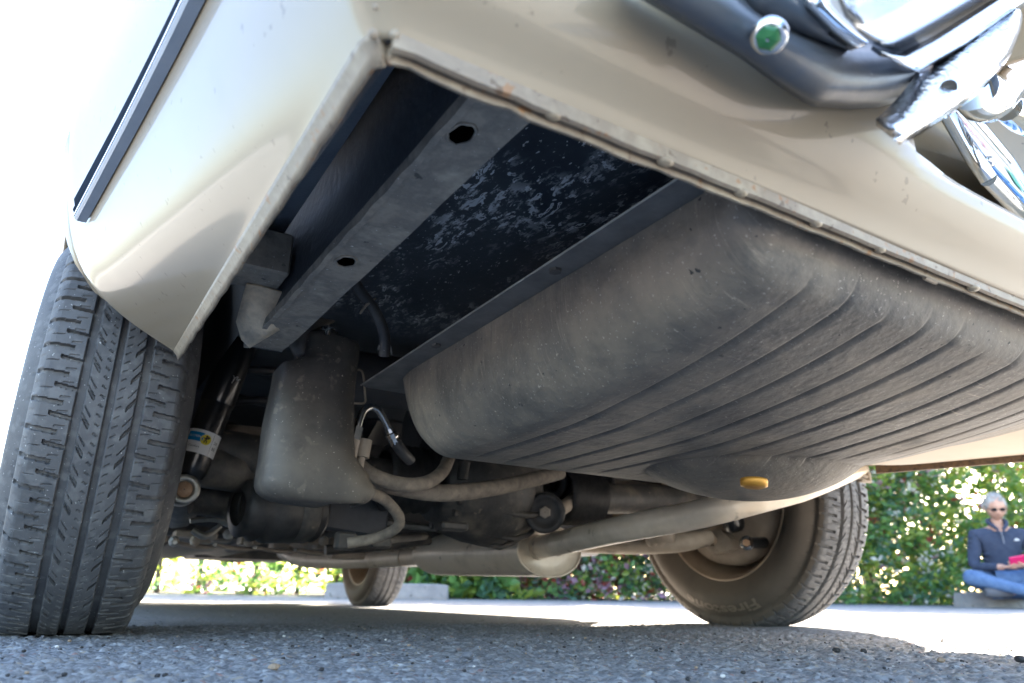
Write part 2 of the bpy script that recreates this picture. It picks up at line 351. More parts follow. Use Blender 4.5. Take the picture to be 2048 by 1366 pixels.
def asphalt_mat():
    m = bpy.data.materials.new('asphalt'); m.use_nodes = True
    t = m.node_tree; N = t.nodes; L = t.links; b = N['Principled BSDF']
    tc = N.new('ShaderNodeTexCoord'); O = tc.outputs['Object']
    v = N.new('ShaderNodeTexVoronoi'); v.inputs['Scale'].default_value = 230; L.new(O, v.inputs['Vector'])
    v2 = N.new('ShaderNodeTexVoronoi'); v2.inputs['Scale'].default_value = 120; L.new(O, v2.inputs['Vector'])
    cr = N.new('ShaderNodeValToRGB'); e = cr.color_ramp.elements
    cs = [(0, (.19, .192, .198)), (.22, (.26, .262, .268)), (.5, (.315, .316, .32)), (.8, (.37, .37, .37)), (.93, (.34, .30, .25)), (.975, (.30, .20, .18)), (.988, (.46, .46, .46))]
    while len(e) < len(cs): e.new(.5)
    for i, (p, c) in enumerate(cs): e[i].position = p; e[i].color = (*c, 1)
    cr.color_ramp.interpolation = 'CONSTANT'
    s = N.new('ShaderNodeSeparateColor'); L.new(v.outputs['Color'], s.inputs[0]); L.new(s.outputs[0], cr.inputs[0])
    nz = N.new('ShaderNodeTexNoise'); nz.inputs['Scale'].default_value = 3.5; nz.inputs['Detail'].default_value = 8; L.new(O, nz.inputs['Vector'])
    n2 = N.new('ShaderNodeTexNoise'); n2.inputs['Scale'].default_value = 70; n2.inputs['Detail'].default_value = 5; L.new(O, n2.inputs['Vector'])
    mr = N.new('ShaderNodeMapRange'); mr.inputs[1].default_value = .3; mr.inputs[2].default_value = .7; mr.inputs[3].default_value = .72; mr.inputs[4].default_value = 1.2
    L.new(n2.outputs[0], mr.inputs[0])
    hs = N.new('ShaderNodeHueSaturation'); L.new(cr.outputs[0], hs.inputs['Color']); L.new(mr.outputs[0], hs.inputs['Value'])
    mx = N.new('ShaderNodeMix'); mx.data_type = 'RGBA'; mx.blend_type = 'MIX'
    m3 = N.new('ShaderNodeMapRange'); m3.inputs[1].default_value = .45; m3.inputs[2].default_value = .75; m3.inputs[4].default_value = .35; L.new(nz.outputs[0], m3.inputs[0])
    L.new(m3.outputs[0], mx.inputs[0]); L.new(hs.outputs[0], mx.inputs[6]); mx.inputs[7].default_value = (.25, .225, .19, 1)
    st = N.new('ShaderNodeTexNoise'); st.inputs['Scale'].default_value = 1.6; st.inputs['Detail'].default_value = 7; st.inputs['Roughness'].default_value = .65; L.new(O, st.inputs['Vector'])
    sm = N.new('ShaderNodeMapRange'); sm.inputs[1].default_value = .56; sm.inputs[2].default_value = .70; sm.inputs[3].default_value = 1; sm.inputs[4].default_value = .62; L.new(st.outputs[0], sm.inputs[0])
    h2 = N.new('ShaderNodeHueSaturation'); L.new(mx.outputs[2], h2.inputs['Color']); L.new(sm.outputs[0], h2.inputs['Value'])
    L.new(h2.outputs[0], b.inputs['Base Color']); b.inputs['Roughness'].default_value = .9; b.inputs['Specular IOR Level'].default_value = .22
    bp = N.new('ShaderNodeBump'); bp.inputs['Strength'].default_value = .7; bp.inputs['Distance'].default_value = .0012
    ad = N.new('ShaderNodeMath'); ad.operation = 'ADD'; L.new(v.outputs['Distance'], ad.inputs[0]); L.new(v2.outputs['Distance'], ad.inputs[1])
    ng = N.new('ShaderNodeMath'); ng.operation = 'MULTIPLY'; ng.inputs[1].default_value = -1; L.new(ad.outputs[0], ng.inputs[0])
    L.new(ng.outputs[0], bp.inputs['Height']); L.new(bp.outputs[0], b.inputs['Normal'])
    return m
M['asphalt'] = asphalt_mat()

def pebble(X, Y, cell, seed):
    """distance to nearest jittered cell point and that cell's random value"""
    x = X/cell; y = Y/cell; ix = np.floor(x); iy = np.floor(y)
    best = np.full(X.shape, 9.); val = np.zeros(X.shape)
    def h(a, b, k):
        q = np.sin(a*127.1+b*311.7+k*74.7+seed)*43758.5453; return q-np.floor(q)
    for di in (-1, 0, 1):
        for dj in (-1, 0, 1):
            a = ix+di; b = iy+dj
            d = np.hypot(a+.15+.7*h(a, b, 1)-x, b+.15+.7*h(a, b, 2)-y)
            k = d < best; best = np.where(k, d, best); val = np.where(k, h(a, b, 3), val)
    return best, val

def make_ground():
    x0, x1, y0, y1, st = -1.02, .62, -1.16, .22, .0030
    xs = np.arange(x0, x1+st/2, st); ys = np.arange(y0, y1+st/2, st)
    X, Y = np.meshgrid(xs, ys)
    d1, v1 = pebble(X, Y, .0075, 1.); d2, v2 = pebble(X, Y, .0155, 5.)
    Z = -.0032+.0021*np.clip(1-d1*1.4, 0, 1)*(.35+v1)+np.where(v2 > .62, .0034*np.clip(1-d2*1.9, 0, 1)**.6*v2, 0)
    Z += .0016*np.sin(X*9+1)*np.sin(Y*7)
    edge = np.minimum.reduce([X-x0, x1-X, Y-y0, y1-Y]); Z = Z*np.clip(edge/.02, 0, 1)
    # rounded-off sheet height under the tyres stays at zero
    ny, nx = X.shape
    V = np.stack([X, Y, Z], -1).reshape(-1, 3)
    I = np.arange(ny*nx).reshape(ny, nx)
    Fc = np.stack([I[:-1, :-1], I[:-1, 1:], I[1:, 1:], I[1:, :-1]], -1).reshape(-1, 4)
    # outer rings, straight joins to the patch edge
    gx = [-400, -60, -20, -8, -3, x0, x1, 2, 4, 6, 8, 10, 14, 20, 30, 60, 400]
    gy = [-400, -60, -20, -8, -3, y0, y1, 1.5, 3, 4, 5, 6, 8, 10, 14, 20, 30, 60, 400]
    GX, GY = np.meshgrid(gx, gy); GZ = gz(GX, GY)
    n0 = len(V); V = np.vstack([V, np.stack([GX, GY, GZ], -1).reshape(-1, 3)])
    J = np.arange(len(gx)*len(gy)).reshape(len(gy), len(gx))+n0
    o = []
    for j in range(len(gy)-1):
        for i in range(len(gx)-1):
            if gx[i] == x0 and gy[j] == y0: continue
            o.append((J[j, i], J[j, i+1], J[j+1, i+1], J[j+1, i]))
    Fc = np.vstack([Fc, np.array(o)])
    me = np_mesh('ground', V, Fc)
    link('ground', me, mats=M['asphalt'], kind='structure', label='grey asphalt parking lot surface')

def np_mesh(name, V, Fc, smooth=True):
    me = bpy.data.meshes.new(name); k = Fc.shape[1]
    me.vertices.add(len(V)); me.vertices.foreach_set('co', np.asarray(V, np.float32).ravel())
    me.loops.add(len(Fc)*k); me.loops.foreach_set('vertex_index', np.asarray(Fc, np.int32).ravel())
    me.polygons.add(len(Fc)); me.polygons.foreach_set('loop_start', np.arange(0, len(Fc)*k, k, dtype=np.int32))
    me.polygons.foreach_set('use_smooth', np.full(len(Fc), smooth))
    me.update(calc_edges=True); me.validate(); return me
make_ground()

# pale concrete gutter in front of the planted strip
concrete = mat('concrete', [(.30, .31, .33), (.40, .41, .42)], rough=.8, scale=14, bump=.001, bscale=150)
stonec = mat('old_concrete', [(.20, .20, .20), (.32, .31, .29)], rough=.85, scale=10, bump=.002, bscale=80, spots=[((.08, .08, .07), 30, .64, .08)])
def strip(name, pts_near, pts_far, z, m, **k):
    mb = MB(); rows = []
    for P in (pts_near, pts_far): rows.append([Vector((p.x, p.y, float(gz(p.x, p.y))+z)) for p in P])
    mb.grid(rows, 0, False); return mb.build(name, m, **k)
def hl(t, off=0):     # the line the planting stands on: t = sideways metres
    d = 7.25+off-(.02*t)
    return W(d, t)
strip('gutter', [hl(t, -.42) for t in range(-9, 18, 1)], [hl(t, -.02) for t in range(-9, 18, 1)], .004, concrete, kind='structure')
soil = mat('soil', [(.05, .038, .028), (.09, .07, .05)], rough=.95, scale=20, bump=.01, bscale=30)
strip('planting_bed', [hl(t, -.02) for t in range(-9, 18, 1)], [hl(t, 1.6) for t in range(-9, 18, 1)], .012, soil, kind='structure')
strip('pavement', [hl(t, 1.6) for t in range(-20, 30, 5)], [hl(t, 8) for t in range(-20, 30, 5)], .03, mat('pale_pavement', [(.45, .44, .42), (.55, .54, .52)], rough=.85, scale=6, bump=.001), kind='structure')

def wheel_stop(d, l0, l1, label):
    a = W(d, l0); b = W(d, l1); ln = (b-a).length; z = float(gz(a.x, a.y))
    mb = MB(); n = 10; rows = []
    prof = [(-.085, 0), (-.08, .03), (-.055, .115), (-.04, .125), (.04, .125), (.055, .115), (.08, .03), (.085, 0)]
    for i in range(n+1):
        x = -ln/2+ln*i/n; k = .93 if i in (0, n) else 1
        rows.append([(x, p[0]*k, p[1]*(1 if p[1] < .05 else k)) for p in prof])
    mb.grid(rows, 0, False, closed=True, cap=True)
    o = mb.build('wheel_stop', stonec, label=label, cat='wheel stop', group='concrete wheel stops before the planting')
    c = (a+b)/2; o.location = (c.x, c.y, z); o.rotation_euler = (0, 0, math.atan2((b-a).y, (b-a).x)); return o
wheel_stop(6.3, -1.5, -.50, 'pale concrete wheel stop behind the far front wheel, below the bright green shrub')
wheel_stop(6.35, 3.75, 5.55, 'weathered grey concrete block beside which the woman sits')

# ------------------------------------------------------------------ planting
def leafm(name, c, tr):
    m = bpy.data.materials.new(name); m.use_nodes = True; t = m.node_tree; N = t.nodes; L = t.links
    b = N['Principled BSDF']; b.inputs['Base Color'].default_value = (*c, 1); b.inputs['Roughness'].default_value = .35
    tl = N.new('ShaderNodeBsdfTranslucent'); tl.inputs[0].default_value = (*tr, 1)
    mx = N.new('ShaderNodeMixShader'); mx.inputs[0].default_value = .55
    L.new(b.outputs[0], mx.inputs[1]); L.new(tl.outputs[0], mx.inputs[2]); L.new(mx.outputs[0], N['Material Output'].inputs[0]); return m
LM = [leafm('leaf_green', (.13, .26, .09), (.27, .48, .13)), leafm('leaf_dark', (.09, .18, .13), (.15, .30, .15)),
      leafm('leaf_lime', (.24, .33, .07), (.52, .60, .12)), leafm('leaf_red', (.36, .07, .06), (.45, .10, .07)),
      leafm('leaf_mauve', (.36, .22, .30), (.50, .28, .36)), leafm('blossom', (.80, .77, .72), (.7, .68, .62))]
bark = mat('bark', [(.07, .05, .035), (.14, .11, .08)], rough=.9, scale=30, bump=.003, bscale=60)

def foliage(name, parent, box, n, size, weights, dens=None, seed=0, clump=18):
    """leaf-sized bent faces in clumps through the crown's volume"""
    r = np.random.default_rng(seed); k = n//clump
    c = np.stack([r.uniform(box[0], box[1], k*3), r.uniform(box[2], box[3], k*3), r.uniform(box[4], box[5], k*3)], -1)
    if dens is not None: c = c[[dens(*p) > r.random() for p in c]]
    c = c[:k]; k = len(c)
    wt = np.array(weights, float); wt /= wt.sum(); cm = r.choice(len(wt), k, p=wt)
    P = np.repeat(c, clump, 0)+r.normal(0, .05, (k*clump, 3)); mi = np.repeat(cm, clump)
    sw = r.random(len(P)) < .35; mi = np.where(sw, r.choice(len(wt), len(P), p=wt), mi)
    sz = size*r.uniform(.6, 1.35, len(P)); sz = np.where(mi == 5, sz*.8, sz)
    th = r.uniform(0, 2*pi, len(P)); el = r.uniform(-.5, 1.1, len(P))
    a = np.stack([np.cos(th)*np.cos(el), np.sin(th)*np.cos(el), np.sin(el)], -1)
    q = r.normal(0, 1, a.shape); b = np.cross(a, q); b /= np.linalg.norm(b, axis=1)[:, None]; nn = np.cross(a, b)
    s = sz[:, None]
    v = np.stack([P, P+a*s*.5+b*s*.27+nn*s*.08, P+a*s, P+a*s*.5-b*s*.27+nn*s*.08], 1).reshape(-1, 3)
    I = np.arange(len(P))*4
    F = np.stack([np.stack([I, I+1, I+2], -1), np.stack([I, I+2, I+3], -1)], 1).reshape(-1, 3)
    me = np_mesh(name, v, F, False)
    o = link(name, me, parent, LM); me.polygons.foreach_set('material_index', np.repeat(mi, 2).astype(np.int32)); me.update(); return o

def stem_mesh(h, lean, r0, seed, forks=2):
    rr = random.Random(seed); mb = MB(); p = Vector((0, 0, -.03)); pts = [p.copy()]
    for i in range(5):
        p = p+Vector((lean/5+rr.uniform(-.03, .03), rr.uniform(-.03, .03), h/5)); pts.append(p.copy())
    mb.tube(pts, [r0*(1-.13*i) for i in range(6)], n=7, sub=2)
    for f in range(forks):
        q = pts[2+f % 3]; a = rr.uniform(0, 6.28); e = q+Vector((cos(a)*.25, sin(a)*.1, rr.uniform(.25, .5)))
        mb.tube([q, (q+e)/2+Vector((0, 0, -.03)), e], [r0*.6, r0*.45, r0*.25], n=6, sub=2)
    return mb

def shrub(name, t0, t1, depth, h, n, size, weights, label, seed, stems=3, zlow=0., dens=None, group=None, off=.25, r0=.018):
    c = hl((t0+t1)/2, off); root = empty(name, (c.x, c.y, float(gz(c.x, c.y))), (0, 0, -.5433), label=label, cat='shrub', group=group)
    hw = (t1-t0)/2
    def dd(x, y, z):
        e = ((x/hw)**4+(y/(depth/2))**2)
        top = h*(.86+.14*sin(x*5+seed)+.06*sin(x*13))
        if sin(x*4.3+seed)*sin(z*5.1+seed*2)+.5*sin(x*9+z*7+y*5+seed) < -.62: return 0
        k = 1. if z < top else 0.
        return k*(1 if e < 1 else .35)*(dens(x, y, z) if dens else 1)
    foliage('foliage', root, (-hw*1.08, hw*1.08, -depth/2, depth/2, zlow, h*1.05), n, size, weights, dd, seed)
    for i in range(stems):
        x = -hw+(i+.5)*2*hw/stems
        m = stem_mesh(h*.75, random.uniform(-.1, .1), r0, seed*9+i).build('stem', bark, root); m.location = (x+random.uniform(-.08, .08), random.uniform(-.1, .1), 0)
    return root
# sideways metres: u = 1024 + 1437/7.1*t  ->  ~203 px per metre
shrub('sparse_shrub', -4.6, -2.75, .8, 1.7, 6500, .085, [5, 1, 6, .3, .1, .3], 'thin bright shrub with bare trunks just right of the near rear tyre', 3, stems=4, zlow=.0, r0=.03, dens=lambda x, y, z: .30 if z < .55 else 1, group='planting')
shrub('sparse_shrub', -2.75, -1.1, .8, 1.7, 7500, .085, [5, 2, 4, .8, .1, .5], 'loose see-through shrub with dark stems seen left of the far front wheel', 4, stems=4, zlow=.0, r0=.026, dens=lambda x, y, z: .38 if z < .5 else 1, group='planting')
shrub('leafy_shrub', -1.15, .25, 1.0, 1.5, 16000, .12, [8, 2, 3, .1, .0, .1], 'dense bright green broad-leaved shrub right of the far front wheel', 5, group='planting', off=.1)
shrub('photinia_shrub', .1, 1.3, 1.1, 1.8, 19000, .075, [5, 5, 2.2, 2.6, 3.4, 1.6], 'shrub with pink, mauve and red leaves left of the far rear wheel', 6, group='planting')
shrub('photinia_shrub', 1.2, 2.9, 1.1, 1.9, 20000, .075, [6, 5, 3.0, 1.4, 1.3, 1.6], 'green shrub with few red leaves behind the far rear wheel', 7, group='planting')
shrub('flowering_shrub', 2.8, 4.3, 1.0, 2.0, 21000, .075, [7, 4.5, 5, .7, .6, 2.4], 'green shrub with white blossom between the far rear wheel and the woman', 8, group='planting')
shrub('flowering_shrub', 4.2, 6.0, .8, 2.2, 16000, .075, [6, 2, 6.5, .4, .3, 1.6], 'yellow-green sunlit shrub with see-through gaps directly behind the woman', 9, group='planting', off=.35)
shrub('flowering_shrub', 5.9, 7.6, .9, 2.1, 15000, .075, [6, 3, 5, .6, .2, .6], 'sunlit green shrub at the far right end of the planting', 10, group='planting')

def shade_tree(x, y, h, r_, n, label, seed):
    root = empty('shade_tree', (x, y, float(gz(x, y))), label=label, cat='tree', group='trees beyond the planting')
    rr = random.Random(seed); mb = MB(); P = [Vector((0, 0, -.05))]
    for i in range(5): P.append(P[-1]+Vector((rr.uniform(-.1, .1), rr.uniform(-.1, .1), h*.16)))
    mb.tube(P, [.13, .12, .11, .10, .08, .05], n=10, sub=3)
    for k in range(7):
        a = k*.9+seed; q = P[2+k % 3]; e = q+Vector((cos(a)*r_*.7, sin(a)*r_*.7, h*.35)); mb.tube([q, q.lerp(e, .5)+Vector((0, 0, -.1)), e], [.06, .04, .015], n=6, sub=3)
    mb.build('trunk', bark, root)
    def dd(x, y, z): return 1. if ((x/r_)**2+(y/r_)**2+((z-h*.72)/(h*.30))**2) < 1 and sin(x*2.3+seed)*sin(y*2.1)*sin(z*2.7+1) > -.25 else 0.
    foliage('crown', root, (-r_, r_, -r_, r_, h*.42, h*1.02), n, .11, [6, 3, 4, 0, 0, .1], dd, seed, clump=24)
shade_tree(10.9, 6.3, 4.6, 2.0, 24000, 'young tree behind the planting on the right, its crown hidden above the car', 21)
shade_tree(9.2, 9.8, 5.0, 1.9, 20000, 'young tree behind the planting near the middle, its crown hidden above the car', 22)

# ================================================================== THE CAR
car = empty('car', label='cream classic roadster seen from the ground behind its left rear wheel', cat='car')
TX, TY, TZ = .7496, 2.6485, .31

# ---- tyre (axis = local X, tread outside) -------------------------------
def make_tyre():
    NP = 56; SP = 30; n = NP*SP
    prof = []     # (x, r) bead to bead
    for a in np.linspace(0, 1, 15)[:-1]:
        x = -(.080+.027*sin(pi*min(a*.95+.04, 1))-.006*a); r = .204+(.297-.204)*a**.9; prof.append((x, r))
    sh = []
    for a in np.linspace(0, 1, 8)[:-1]:
        sh.append((-(.0855-.015*a**1.3), .297+.0185*(1-(1-a)**1.8)))
    tr = [(x, .322-.0065*(abs(x)/.0705)**2.6) for x in np.linspace(-.0705, .0705, 124)]
    prof = prof+sh+tr; h = prof[:21]; prof = h+tr+[(-x, r) for x, r in h[::-1]]
    P = np.array(prof); s = P[:, 0][None, :]; r0 = P[:, 1][None, :]
    phi = (np.arange(n)/n)[:, None]; ph = phi*NP        # pitch phase
    dep = np.zeros((n, len(P)))
    def cut(mask, d):
        nonlocal dep
        dep = np.maximum(dep, mask*d)
    wob = 0*ph
    for c, wd in ((-.0330, .0047), (0, .0034), (.0330, .0047)):
        cut((np.abs(s-c-wob) < wd), .0075); cut((np.abs(s-c-wob) < wd+.0010), .0018)
    def slot(s0, s1, off, wd, d, slant=0.):
        q = (ph+off+slant*(s-s0)/(s1-s0)) % 1; q = np.minimum(q, 1-q)
        cut((s > min(s0, s1)) & (s < max(s0, s1)) & (q < wd), d)
    for sg in (-1, 1):
        # shoulder blocks: two staggered families of lateral grooves, drawn from edge and from groove
        slot(sg*.050, sg*.0835, .0, .080, .0062, .10*sg)
        slot(sg*.0375, sg*.0625, .5, .070, .0062, .14*sg)
        slot(sg*.064, sg*.078, .5, .03, .0014)
        for k in (.22, .72): slot(sg*.042+.002, sg*.042+sg*.011+.002, k, .028, .0016)
        # slanted notches on the middle ribs
        slot(sg*.0180, sg*.0287, .25 if sg > 0 else .0, .085, .0050, .45)
        slot(sg*.0180, sg*.0287, .62 if sg > 0 else .4, .030, .0020, .45)
        for k in (.0, .33, .66): slot(sg*.0070, sg*.0125, k, .030, .0016, .1)
        # shoulder side mouldings
        slot(sg*.0790, sg*.0856, .5, .22, .0014)
    dep[:, [0, -1]] = 0
    R = r0-dep
    th = phi*2*pi
    V = np.stack([np.broadcast_to(s, R.shape), -R*np.sin(th), -R*np.cos(th)], -1)
    z = V[..., 2]
    flat = z < -TZ+.0005
    bulge = np.clip((-z-.27)/.05, 0, 1)
    V[..., 0] += np.sign(s)*(np.abs(s) > .07)*bulge*.004
    V[..., 2] = np.where(flat, -TZ+(.0005-dep*.0)+dep*.25, z)
    V = V.reshape(-1, 3); m = len(P)
    I = np.arange(n*m).reshape(n, m); J = np.roll(I, -1, 0)
    F = np.stack([I[:, :-1], I[:, 1:], J[:, 1:], J[:, :-1]], -1).reshape(-1, 4)
    me = np_mesh('tyre', V, F, True)
    me.materials.append(M['rubber']); me.materials.append(M['sidewall'])
    mi = np.zeros((n, m-1), np.int32); mi[:, :17] = 1; mi[:, -17:] = 1
    me.polygons.foreach_set('material_index', mi.ravel())
    sm = np.zeros((n, m-1), bool); sm[:, :18] = True; sm[:, -18:] = True
    me.polygons.foreach_set('use_smooth', sm.ravel()); me.update()
    return me
tyre_me = make_tyre()
def rim_mesh(inner=-1):
    mb = MB(); s = inner
    mb.lathe([(s*.083, .2065), (s*.086, .2035), (s*.083, .199), (s*.074, .196), (s*.066, .190), (s*.045, .186), (s*.03, .178), (s*.0, .172), (-s*.03, .172), (-s*.045, .184), (-s*.07, .190), (-s*.084, .199), (-s*.084, .2065)], (0, 0, 0), (1, 0, 0), n=72)
    mb.lathe([(-s*.022, .174), (-s*.03, .14), (-s*.018, .11), (-s*.03, .07), (-s*.035, .0)], (0, 0, 0), (1, 0, 0), n=48)
    return mb.mesh('wheel')
rim_me = rim_mesh(-1); rim_me.materials.append(M['rim'])
def wheel(x, y, side, camber, toe, label):
    # local -X is the inner side; right wheel keeps it, left wheel is turned round
    w = link('wheel', rim_me, car, (), label=label)
    w.location = (x, y, TZ)
    w.rotation_euler = (0, camber, toe+(0 if side > 0 else pi))
    t = link('tyre', tyre_me, w, ())
    if side < 0: t.material_slots[1].link = 'OBJECT'; t.material_slots[1].material = M['rubber']
    hc = MB().lathe([(.02, .001), (.03, .05), (.045, .09), (.06, .105), (.055, .115)], (0, 0, 0), (1, 0, 0), n=32).build('hub_cap', M['chrome'], w)
    return w, t
wl, _ = wheel(-TX, 0, -1, .0048, -.0039, 'near left rear wheel')
wr, tyr = wheel(TX+.0, 0, 1, -.0406, .0094, 'far right rear wheel')
wr.location.x = TX-.0406*TZ
wheel(TX, TY, 1, 0, 0, 'far right front wheel'); wheel(-TX, TY, -1, 0, 0, 'left front wheel')

# raised lettering on the inner sidewall of the far rear tyre
vs, fs = text_mesh('Firestone', .030, .0007, True)
mb = MB()
xs_ = [v.x for v in vs]; half = max(xs_)
out = []
for v in vs:
    ang = -(v.x)/half*.43           # along the sidewall, read from the inner side
    rr = .271+v.y
    a = -ang+.04
    # bottom of the wheel: tops of letters point outward
    y = -rr*sin(a)*-1; z = -rr*cos(a)
    prx = -(.080+.027*sin(pi*min(((rr-.204)/.093)**(1/.9)*.95+.04, 1))-.006*((rr-.204)/.093))
    out.append((prx-.0006-v.z, y, z))
mb.add(out, fs); mb.build('lettering', mat('raised_letters', [(.20, .165, .125)], rough=.6), wr)

# drum brake back plate, arm and hub seen inside the far rear wheel
def brake(sx):
    mb = MB(); X = sx*(TX-.083)
    mb.lathe([(0, .001), (.0, .05), (-.012*sx, .055), (-.012*sx, .10), (.004*sx, .115), (.004*sx, .145), (.016*sx, .168), (.05*sx, .170)], (X, 0, TZ), (1, 0, 0), n=56)
    o = mb.build('brake_plate', M['drum'], car)
    b = MB()
    for k in range(5):
        a = k*1.26+.4; c = Vector((X-.012*sx, cos(a)*.085, TZ+sin(a)*.085)); b.tube([c, c-Vector((.012*sx, 0, 0))], .008, n=6)
    b.build('bolt_ring', M['iron'], o)
    return o
brake(1); brake(-1)

# ---- body skin -----------------------------------------------------------
SIDE = [(0, 0), (.006, .010), (.020, .043), (.044, .085), (.081, .118), (.146, .146), (.223, .166), (.30, .170), (.40, .165), (.52, .150), (.60, .12), (.66, .05)]
REAR = [(0, 0), (.010, .006), (.03, .022), (.07, .040), (.12, .052), (.20, .058), (.30, .055), (.40, .045), (.52, .03), (.60, .0), (.66, -.06)]
KY = [(-1.09, .26), (-1.0, .33), (-.86, .45), (-.71, .60), (-.55, .78), (-.47, .875), (-.40, .96), (-.34, 1.0), (0, 1.04), (.5, 1.04), (2.0, 1.02), (3.3, .8), (3.5, .5)]
def zlow(Y): return .336+(Y+.40)*(.036/.67) if Y < -.4 else .336
def side_w(h):
    h = max(h, 0); w_ = .134*(1-math.exp(-(h/.050)**1.15))+.034*min(1, h/.25)**1.3
    return w_-max(0, h-.36)**2*1.15
def side_x(Y, z, s):
    return s*(.695+side_w(z-zlow(min(Y, -.4)))*lerp_tab(KY, Y))
HS = [0, .003, .006, .010, .015, .021, .028, .036, .045, .055, .066, .078, .092, .108, .126, .146, .17, .197, .223, .26, .30, .35, .40, .46, .52, .56, .60, .63, .66]
def skin_side(s):
    mb = MB()
    Ys = list(np.linspace(-1.063, -.41, 40))+list(np.linspace(-.4, .4, 81))+list(np.linspace(.42, 2.2, 14))
    hs = HS
    rows = []
    for Y in Ys:
        zb = zlow(min(Y, -.4))
        zl = zb
        if Y > .4: zb = .30; zl = .22
        if abs(Y) <= .4: zl = max(zb, .31+sqrt(max(.16-Y*Y, 0))*.97)
        top = .97
        row = []
        zs = [zl+(h/.66)*(top-zl) if zl > zb+.001 or Y > .4 else zb+h for h in hs]
        if abs(Y) <= .4 and zl > zb+.001:      # folded arch lip
            x = side_x(Y, zl, s); row.append((x-s*.022, Y, zl+.006)); row.append((x-s*.004, Y, zl-.002))
        else:
            x = side_x(Y, zs[0], s); row.append((x-s*.006, Y, zs[0]+.004)); row.append((x-s*.002, Y, zs[0]))
        for z in zs: row.append((side_x(Y, z, s) if Y <= .4 else side_x(0, max(z, .34), s)-s*max(0, .30-z)*.6, Y, z))
        rows.append(row)
    mb.grid(rows, 0, True)
    # rounded rear corner, joining the rear panel
    return mb, rows[0][2:]
body = MB()
mL, eL = skin_side(-1); mR, eR = skin_side(1)
body.add(mL.v, mL.f); body.add(mR.v, mR.f)
def corner_rows(s, e):
    """sweep from the side section to the rear section around the corner"""
    hs = HS
    rows = [[Vector(p) for p in e]]
    for k in range(1, 11):
        a = (pi/2)*k/10
        row = []
        for h, p in zip(hs, e):
            ws = abs(p[0])-.695; wr_ = lerp_tab(REAR, h); wd = ws*cos(a)**1.2+wr_*sin(a)**1.2 if True else 0
            wd = ws*(1-k/10)+wr_*(k/10); rad = .04+max(wd, 0)
            cx, cy = .683, -1.063
            z = .30+h*(1.0) if h < .66 else .30+h
            row.append(Vector((s*(cx+(.012+wd)*cos(a)), cy-(.012+wd)*sin(a), p[2]*(1-k/10)+(.30+h)*(k/10))))
        rows.append(row)
    return rows
cl = corner_rows(-1, eL); cr_ = corner_rows(1, eR)
def rear_rows():
    rows = []
    hs = HS
    for X in np.linspace(-.683, .683, 64):
        rec = 1/(1+math.exp((abs(X)-.285)*70))        # plate recess in the middle of the rear panel
        row = []
        for h in hs:
            d = lerp_tab(REAR, h)
            up = min(max((h-.048)/.040, 0), 1); up = up*up*(3-2*up)
            d -= rec*up*(.105+.35*max(0, h-.12))
            crown = -.004*(1-(X/.683)**2)
            row.append(Vector((X, -1.075-d+crown, .30+h)))
        rows.append(row)
    return rows
rr_ = rear_rows()
body.grid(cl+rr_+cr_[::-1], 0, True)
# upper deck, roof and front so the car has its whole bulk
def deck():
    mb = MB(); rows = []
    for Y, zt, wd in ((-1.10, .955, .60), (-1.0, .975, .70), (-.6, 1.0, .78), (-.25, 1.01, .80), (.0, 1.02, .80)):
        rows.append([(-wd+.02, Y, .962), (-wd+.04, Y, zt-.01), (-wd*.5, Y, zt+.03), (0, Y, zt+.04), (wd*.5, Y, zt+.03), (wd-.04, Y, zt-.01), (wd-.02, Y, .962)])
    for Y, zt, wd in ((.22, 1.18, .42), (.5, 1.30, .44), (.9, 1.31, .46), (1.15, 1.27, .50), (1.6, 1.02, .74), (2.4, .96, .76), (3.2, .84, .70), (3.5, .72, .6), (3.56, .45, .6), (3.5, .28, .6)):
        rows.append([(-wd-(.02 if Y > 1.4 else .12), Y, min(.93, zt-.03)), (-wd, Y, zt-.02), (-wd*.5, Y, zt), (0, Y, zt+.01), (wd*.5, Y, zt), (wd, Y, zt-.02), (wd+(.02 if Y > 1.4 else .12), Y, min(.93, zt-.03))])
    mb.grid(rows); return mb
d_ = deck(); body.add(d_.v, d_.f)
for s in (-1, 1):     # front wings and sills
    rows = []
    for Y in (2.2, 2.3, 2.42, 2.65, 2.88, 3.0, 3.2, 3.45, 3.55):
        zb = .22
        if abs(Y-TY) < .38: zb = .31+sqrt(max(.38**2-(Y-TY)**2, 0))
        rows.append([(s*(.86-.02*(Y > 3.2)-.12*(Y > 3.5)), Y, zb), (s*(.865-.12*(Y > 3.5)), Y, max(zb, .6)), (s*(.84-.12*(Y > 3.5)), Y, .9), (s*.70, Y, .95)])
    body.grid(rows)
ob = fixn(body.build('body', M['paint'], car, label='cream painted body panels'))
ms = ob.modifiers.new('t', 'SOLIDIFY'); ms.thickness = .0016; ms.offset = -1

# flange along the lower edge of the left rear wing (bright rolled bead + rusty lip)
mb = MB()
def fl(s):
    return [Vector((s*.693, Y, zlow(Y))) for Y in np.linspace(-.40, -1.062, 40)]
L_ = fl(-1)
jag = [.0012*sin(i*1.7)+.0008*sin(i*4.1) for i in range(40)]
rows = [[p+Vector((.0045, 0, -.009+j)), p+Vector((.0025, 0, -.010+j)), p+Vector((.000, 0, -.004)), p+Vector((-.0035, 0, .000)), p+Vector((-.005, 0, .0025)), p+Vector((-.003, 0, .005)), p+Vector((.004, 0, .008)), p+Vector((.0055, 0, 0))] for p, j in zip(L_, jag)]
